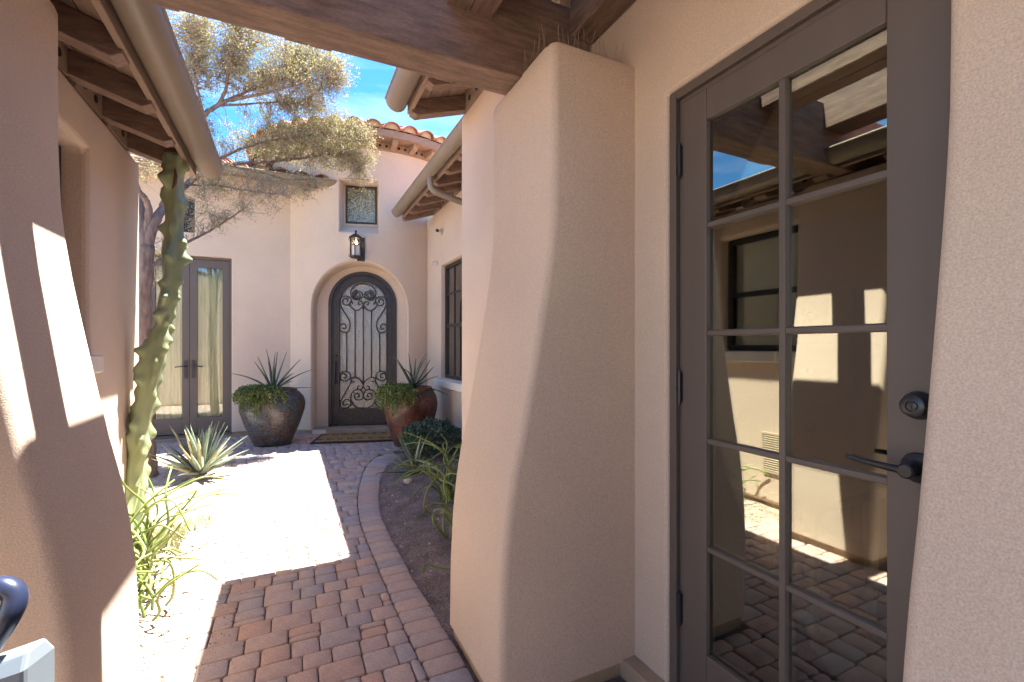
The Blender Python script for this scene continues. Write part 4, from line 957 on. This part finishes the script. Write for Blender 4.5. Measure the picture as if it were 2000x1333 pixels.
# grass tuft and small weeds
def tuft(name, label, c, n, h, seed):
    random.seed(seed); g = G(); c = Vector(c)
    for k in range(n):
        a = rnd(0, 6.28); p = c + Vector((rnd(-.10, .10), rnd(-.16, .16), 0)); d = Vector((math.cos(a) * .5, math.sin(a) * .5, 1)).normalized(); hh = h * rnd(.4, 1.1); sd_ = Vector((-math.sin(a), math.cos(a), 0)) * .0022
        q = p + d * hh * .55; r_ = q + (d + Vector((math.cos(a) * .7, math.sin(a) * .7, -.5))).normalized() * hh * .45
        g.add([p - sd_, p + sd_, q + sd_ * .8, q - sd_ * .8, r_], [(0, 1, 2, 3), (3, 2, 4)])
    tag(g.build(name, M['grass']), label, 'grass', None, 'stuff')
tuft('grass_tuft', 'dry pale grass tuft in the sunny left bed', (-.74, 3.75, 0), 420, .22, 51)
tuft('grass_tuft', 'thin grass blades at the path edge below the agave', (-.60, 4.05, 0), 120, .14, 52)

# cactus
random.seed(61)
cpts = smoothpath([(-.875, 3.50, -.03), (-.868, 3.52, .25), (-.856, 3.55, .50), (-.838, 3.55, .74), (-.805, 3.55, .96), (-.770, 3.55, 1.18), (-.728, 3.55, 1.40), (-.690, 3.52, 1.58), (-.660, 3.5, 1.74), (-.648, 3.5, 1.92), (-.643, 3.5, 2.10), (-.642, 3.5, 2.30), (-.638, 3.5, 2.47), (-.637, 3.5, 2.525)], 12)
ct = thing('totem_pole_cactus', 'tall knobbly green totem pole cactus leaning under the eave', 'cactus', tuple(cpts[0])); N = 40; rings = []
NB = len(cpts)
bumps = []
for k in range(150):
    bumps.append((rnd(0, NB - 6), rnd(0, 2 * math.pi), rnd(.016, .034), rnd(1.3, 2.4), rnd(.22, .40)))
for i, p in enumerate(cpts):
    t = (cpts[min(i + 1, NB - 1)] - cpts[max(i - 1, 0)]).normalized(); ax = t.cross(Vector((0, 1, 0))).normalized(); bx = t.cross(ax)
    f = i / (NB - 1); r0 = .047 + .005 * math.sin(f * 21) + .005 * math.sin(f * 47 + 1)
    e = NB - 1 - i
    if e < 9: r0 *= math.sqrt(max(.02, 1 - ((9 - e) / 9) ** 2))
    ring = []
    for k in range(N):
        a = 2 * math.pi * k / N
        rr_ = r0 * (1 + .13 * math.cos(4 * a + 3.0 * math.sin(f * 4.2)))
        for bi, ba, bh, bl, bwid in bumps:
            di = (i - bi) / bl
            if abs(di) < 2.2:
                da = (a - ba + math.pi) % (2 * math.pi) - math.pi
                if abs(da) < 1.3: rr_ += bh * math.exp(-di * di - (da / bwid) ** 2) * (min(1, e / 8))
        ring.append(p + (ax * math.cos(a) + bx * math.sin(a)) * rr_)
    rings.append(ring)
G().loft(rings, True).build('trunk', M['cactus'], ct, smooth=True)
g = G(); pc = Vector((-.640, 3.5, 2.34)); 
G().tube([pc + Vector((.012, -.078, .06)), pc + Vector((.018, -.080, .02)), pc + Vector((.012, -.080, -.03)), pc + Vector((.0, -.078, -.06))], [.004, .010, .011, .004], 8).build('scar', M['scar'], ct, smooth=True)

# ------------------------------------------------------------------ tree
random.seed(77)
tr = thing('desert_tree', 'olive leaved desert tree with twisting trunk behind the cactus', 'tree', tuple(spot(290, 940, 5.72)))
def P(l): return [spot(u_, v_, Y_ + .45 * min(1, max(0, (u_ - 300) / 100))) for u_, v_, Y_ in l]
skel = []
def limb(pts, r0, r1, nm='branch'):
    p = smoothpath(pts, 6); n = len(p)
    for i in range(1, n - 1): p[i] += Vector((rnd(-1, 1), rnd(-1, 1), rnd(-1, 1))) * r0 * .12
    rad = [r0 + (r1 - r0) * (i / (n - 1)) ** .8 for i in range(n)]
    G().tube(p, rad, 10).build(nm, M['bark'], tr, smooth=True); skel.extend(p[n // 6:] if nm == 'branch' else []); return p
limb(P([(293, 965, 5.72), (291, 930, 5.72), (286, 850, 5.72), (281, 760, 5.73), (279, 660, 5.74), (283, 560, 5.75), (288, 480, 5.75)]), .082, .060, 'trunk')
limb(P([(288, 490, 5.75), (280, 440, 5.77), (270, 388, 5.8), (255, 330, 5.9), (235, 250, 6.05)]), .052, .03)
limb(P([(286, 470, 5.75), (291, 420, 5.72), (284, 390, 5.65), (270, 372, 5.5)]), .04, .022)
limb(P([(288, 485, 5.75), (303, 435, 5.72), (328, 395, 5.7), (362, 362, 5.72), (398, 336, 5.78), (440, 322, 5.85), (520, 316, 6.0), (600, 308, 6.1), (672, 296, 6.15)]), .050, .010)
limb(P([(320, 405, 5.7), (350, 340, 5.62), (375, 280, 5.55), (397, 228, 5.5), (432, 203, 5.5), (482, 180, 5.52), (540, 158, 5.6), (610, 128, 5.7)]), .045, .008)
limb(P([(425, 208, 5.5), (440, 178, 5.45), (446, 140, 5.4), (457, 88, 5.35), (462, 40, 5.3)]), .022, .006)
limb(P([(450, 196, 5.5), (505, 185, 5.45), (565, 170, 5.4), (640, 148, 5.4)]), .022, .005)
limb(P([(430, 206, 5.5), (480, 204, 5.6), (540, 200, 5.75), (600, 205, 5.9)]), .016, .004)
limb(P([(398, 226, 5.5), (385, 170, 5.45), (375, 110, 5.4), (372, 60, 5.4)]), .016, .004)
limb(P([(398, 336, 5.78), (432, 310, 5.75), (482, 287, 5.8), (560, 270, 5.9), (640, 262, 6.0), (700, 262, 6.05)]), .024, .005)
limb(P([(298, 520, 5.75), (350, 482, 5.65), (402, 456, 5.6), (450, 426, 5.55), (480, 405, 5.5)]), .020, .006)
limb(P([(440, 322, 5.85), (500, 335, 5.9), (560, 350, 5.95), (615, 352, 6.0), (600, 372, 6.0)]), .014, .004)
limb(P([(362, 362, 5.72), (420, 362, 5.6), (480, 372, 5.55), (545, 380, 5.5)]), .014, .004)
limb(P([(640, 300, 6.1), (690, 318, 6.1), (715, 345, 6.1), (724, 360, 6.1)]), .007, .003)
clumps = [  # u, v, Y, ru, rv, n
 (385, 90, 5.45, 50, 60, 60), (440, 95, 5.4, 55, 55, 70), (500, 110, 5.45, 65, 58, 84), (560, 120, 5.5, 60, 40, 66), (620, 135, 5.6, 55, 40, 66), (655, 150, 5.6, 35, 35, 34),
 (375, 150, 5.45, 30, 45, 20), (375, 245, 5.5, 22, 35, 10), (470, 155, 5.45, 50, 30, 34), (560, 170, 5.5, 60, 25, 28), (600, 205, 5.8, 50, 32, 46), (545, 232, 5.8, 28, 25, 14), (405, 275, 5.6, 26, 22, 16),
 (520, 275, 5.9, 60, 28, 60), (590, 262, 6.0, 60, 38, 90), (650, 262, 6.05, 50, 36, 84), (700, 275, 6.05, 34, 36, 62), (560, 303, 6.0, 80, 16, 44), (640, 306, 6.1, 60, 18, 44), (690, 322, 6.1, 32, 22, 26), (705, 352, 6.1, 18, 14, 10),
 (400, 345, 5.65, 40, 20, 26), (470, 360, 5.7, 55, 24, 30), (545, 370, 5.8, 50, 20, 26), (600, 365, 5.95, 26, 22, 18), (440, 400, 5.55, 50, 26, 24), (395, 425, 5.6, 30, 26, 18), (500, 400, 5.5, 40, 18, 12),
 (285, 335, 5.7, 22, 18, 14), (278, 520, 5.7, 16, 40, 16), (330, 470, 5.6, 22, 30, 8)]
tg = G(); lg = G()
for (u, v, Y, ru, rv, n) in clumps:
    Y += .45; c = spot(u, v, Y); sx = 1.25 * ru * Y / 1000.0; sz = 1.3 * rv * Y / 1000.0
    for _ in range(int(n * (2.1 if v < 235 else 1.6))):
        while True:
            d = Vector((rnd(-1, 1), rnd(-1, 1), rnd(-1, 1)))
            if .25 < d.length < 1: break
        e = c + Vector((d.x * sx, d.y * sx * .8, d.z * sz))
        s_ = min(skel, key=lambda q: (q - e).length + .6 * max(0, q.x - e.x))
        m1 = s_.lerp(e, .45) + Vector((rnd(-.05, .05), rnd(-.05, .05), rnd(-.02, .08))); m2 = s_.lerp(e, .75) + Vector((rnd(-.06, .06), rnd(-.06, .06), rnd(-.03, .08)))
        p = smoothpath([s_, m1, m2, e], 4); tg.tube(p, [.0045 - .003 * i / len(p) for i in range(len(p))], 4)
        tips = p[len(p) // 2:]; tt = list(tips)
        for q in tips[::2]:                      # side twiglets
            b_ = q + Vector((rnd(-.13, .13), rnd(-.13, .13), rnd(-.10, .12))); tg.tube([q, b_], [.002, .001], 3, False); tt += [q.lerp(b_, .4), q.lerp(b_, .7), b_, b_]
        leafcloud(lg, [q + Vector((rnd(-.03, .03), rnd(-.03, .03), rnd(-.03, .03))) for q in tt for _ in range(random.choice((1, 1, 2)) if v < 330 else 1)], .020, .5)
tg.build('twigs', M['twig'], tr, kind='stuff'); lg.build('crown', M['tree_leaf'], tr, kind='stuff')

# ------------------------------------------------------------------ scattered grit, chips and twigs on the ground
random.seed(90)
def grit(name, label, mt_, n, area, size, zf):
    g = G()
    for _ in range(n):
        x, y = area(); z = zf(x, y); s_ = size * rnd(.5, 1.5); a = rnd(0, 6.28); pts = []
        for k in range(4):
            q = a + k * 1.571 + rnd(-.3, .3); pts.append((x + s_ * math.cos(q) * rnd(.6, 1.1), y + s_ * math.sin(q) * rnd(.6, 1.1), z - .002))
        top = (x + rnd(-.3, .3) * s_, y + rnd(-.3, .3) * s_, z + s_ * rnd(.5, .9))
        g.add(pts + [top], [(0, 1, 4), (1, 2, 4), (2, 3, 4), (3, 0, 4)])
    tag(g.build(name, mt_), label, 'gravel', None, 'stuff')
def a_right():
    while True:
        x, y = rnd(.6, 2.0), rnd(1.95, 6.0)
        if x > lerp_tab(OUT, y) - .01: return x, y
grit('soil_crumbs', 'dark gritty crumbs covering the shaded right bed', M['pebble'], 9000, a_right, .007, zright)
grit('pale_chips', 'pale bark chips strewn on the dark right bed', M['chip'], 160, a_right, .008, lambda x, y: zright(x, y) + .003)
def a_left():
    x = LEDGE + .12 - abs(random.gauss(0, .45)); return (max(x, -1.6), rnd(2.15, 6.1))
grit('bed_gravel', 'tan gravel grains on the sunny left bed', M['grit_dark'], 5000, a_left, .006, zleft)
def a_spill(): return (LEDGE + .03 + abs(random.gauss(0, .11)), rnd(2.2, 5.6))
grit('spilled_grit', 'grit spilled onto the pavers along the left edge', M['grit_dark'], 900, a_spill, .0035, lambda x, y: .001)
stn = G(); c = Vector((1.03, 4.42, .02)); st_r = []
for z, r in ((-.02, .035), (.0, .045), (.02, .04), (.035, .022), (.04, .004)): st_r.append([(c.x + r * (1 + .15 * math.sin(3 * a)) * math.cos(a), c.y + r * math.sin(a), c.z + z) for a in [2 * math.pi * k / 12 for k in range(12)]])
tag(stn.loft(st_r, True).build('garden_stone', M['chip'], smooth=True), 'pale round stone beside the small agave', 'stone')
for x, y, a, l_, lab in ((-.47, 2.42, .5, .16, 'thin dry twig on the path edge nearest the left pillar'), (-.44, 2.62, -.2, .11, 'short dry twig just beyond the one near the left pillar'), (-.42, 4.6, .9, .14, 'thin dry twig on the sunny pavers near the agave')):
    o = G().tube(smoothpath([(x, y, .012), (x + .5 * l_ * math.cos(a), y + .5 * l_ * math.sin(a), .02), (x + l_ * math.cos(a + .3), y + l_ * math.sin(a + .3), .012)]), .0022, 5).build('fallen_twig', M['twigdry'])
    tag(o, lab, 'twig', 'fallen twigs on the path edge')

# ------------------------------------------------------------------ gate leaf with lockbox at the left edge of the view
gt = thing('iron_gate', 'dark iron gate standing open at the left edge', 'gate', (-.7, .72, 0))
for x in (-.395, -1.12): G().box(x - .02, x + .02, .70, .74, .04, 1.28).build('stile', M['iron'], gt, bevel=.003)
for z in (.12, .98, 1.22): G().box(-1.10, -.415, .705, .735, z - .018, z + .018).build('rail', M['iron'], gt)
for k in range(5): x = -.52 - k * .12; G().box(x - .008, x + .008, .712, .728, .138, 1.205).build('picket', M['iron'], gt)
lb = thing('lockbox', 'pale grey lockbox with navy shackle hanging on the gate, cut by the frame', 'lockbox', (-.28, .69, .90))
fw = Vector((.30, .95, 0)).normalized(); rt = Vector((.95, -.30, 0)).normalized()
bc = Vector((-.268, .668, .925))
bx = [(-.045, -.02), (.032, -.02), (.032, .02), (-.045, .02)]
def lbp(a, b, z): return bc + rt * a + fw * b + Vector((0, 0, z))
g = G(); g.loft([[lbp(a, b, -.075) for a, b in bx], [lbp(a, b, .055 + .28 * a) for a, b in bx], [lbp(a * .9, b * .55, .072 + .28 * a) for a, b in bx]], True); g.build('case', M['grey_plastic'], lb, bevel=.004)
g = G(); g.loft([[lbp(.052 + .017 * math.cos(q) * k, -.0 + .017 * math.sin(q) * k, z) for q in [2 * math.pi * i / 20 for i in range(20)]] for z, k in ((-.07, 1), (-.012, 1), (-.004, .88), (.002, .55), (.004, .1))], True); g.build('round_cap', M['grey_plastic'], lb, smooth=True)
sh = smoothpath([lbp(-.04, -.005, .04), lbp(-.012, -.005, .082), lbp(.006, -.005, .112), lbp(.008, 0, .132), lbp(-.006, 0, .143), lbp(-.04, 0, .140), lbp(-.10, .02, .135)], 6)
G().tube(sh, .0105, 16).build('shackle', M['navy'], lb, smooth=True)
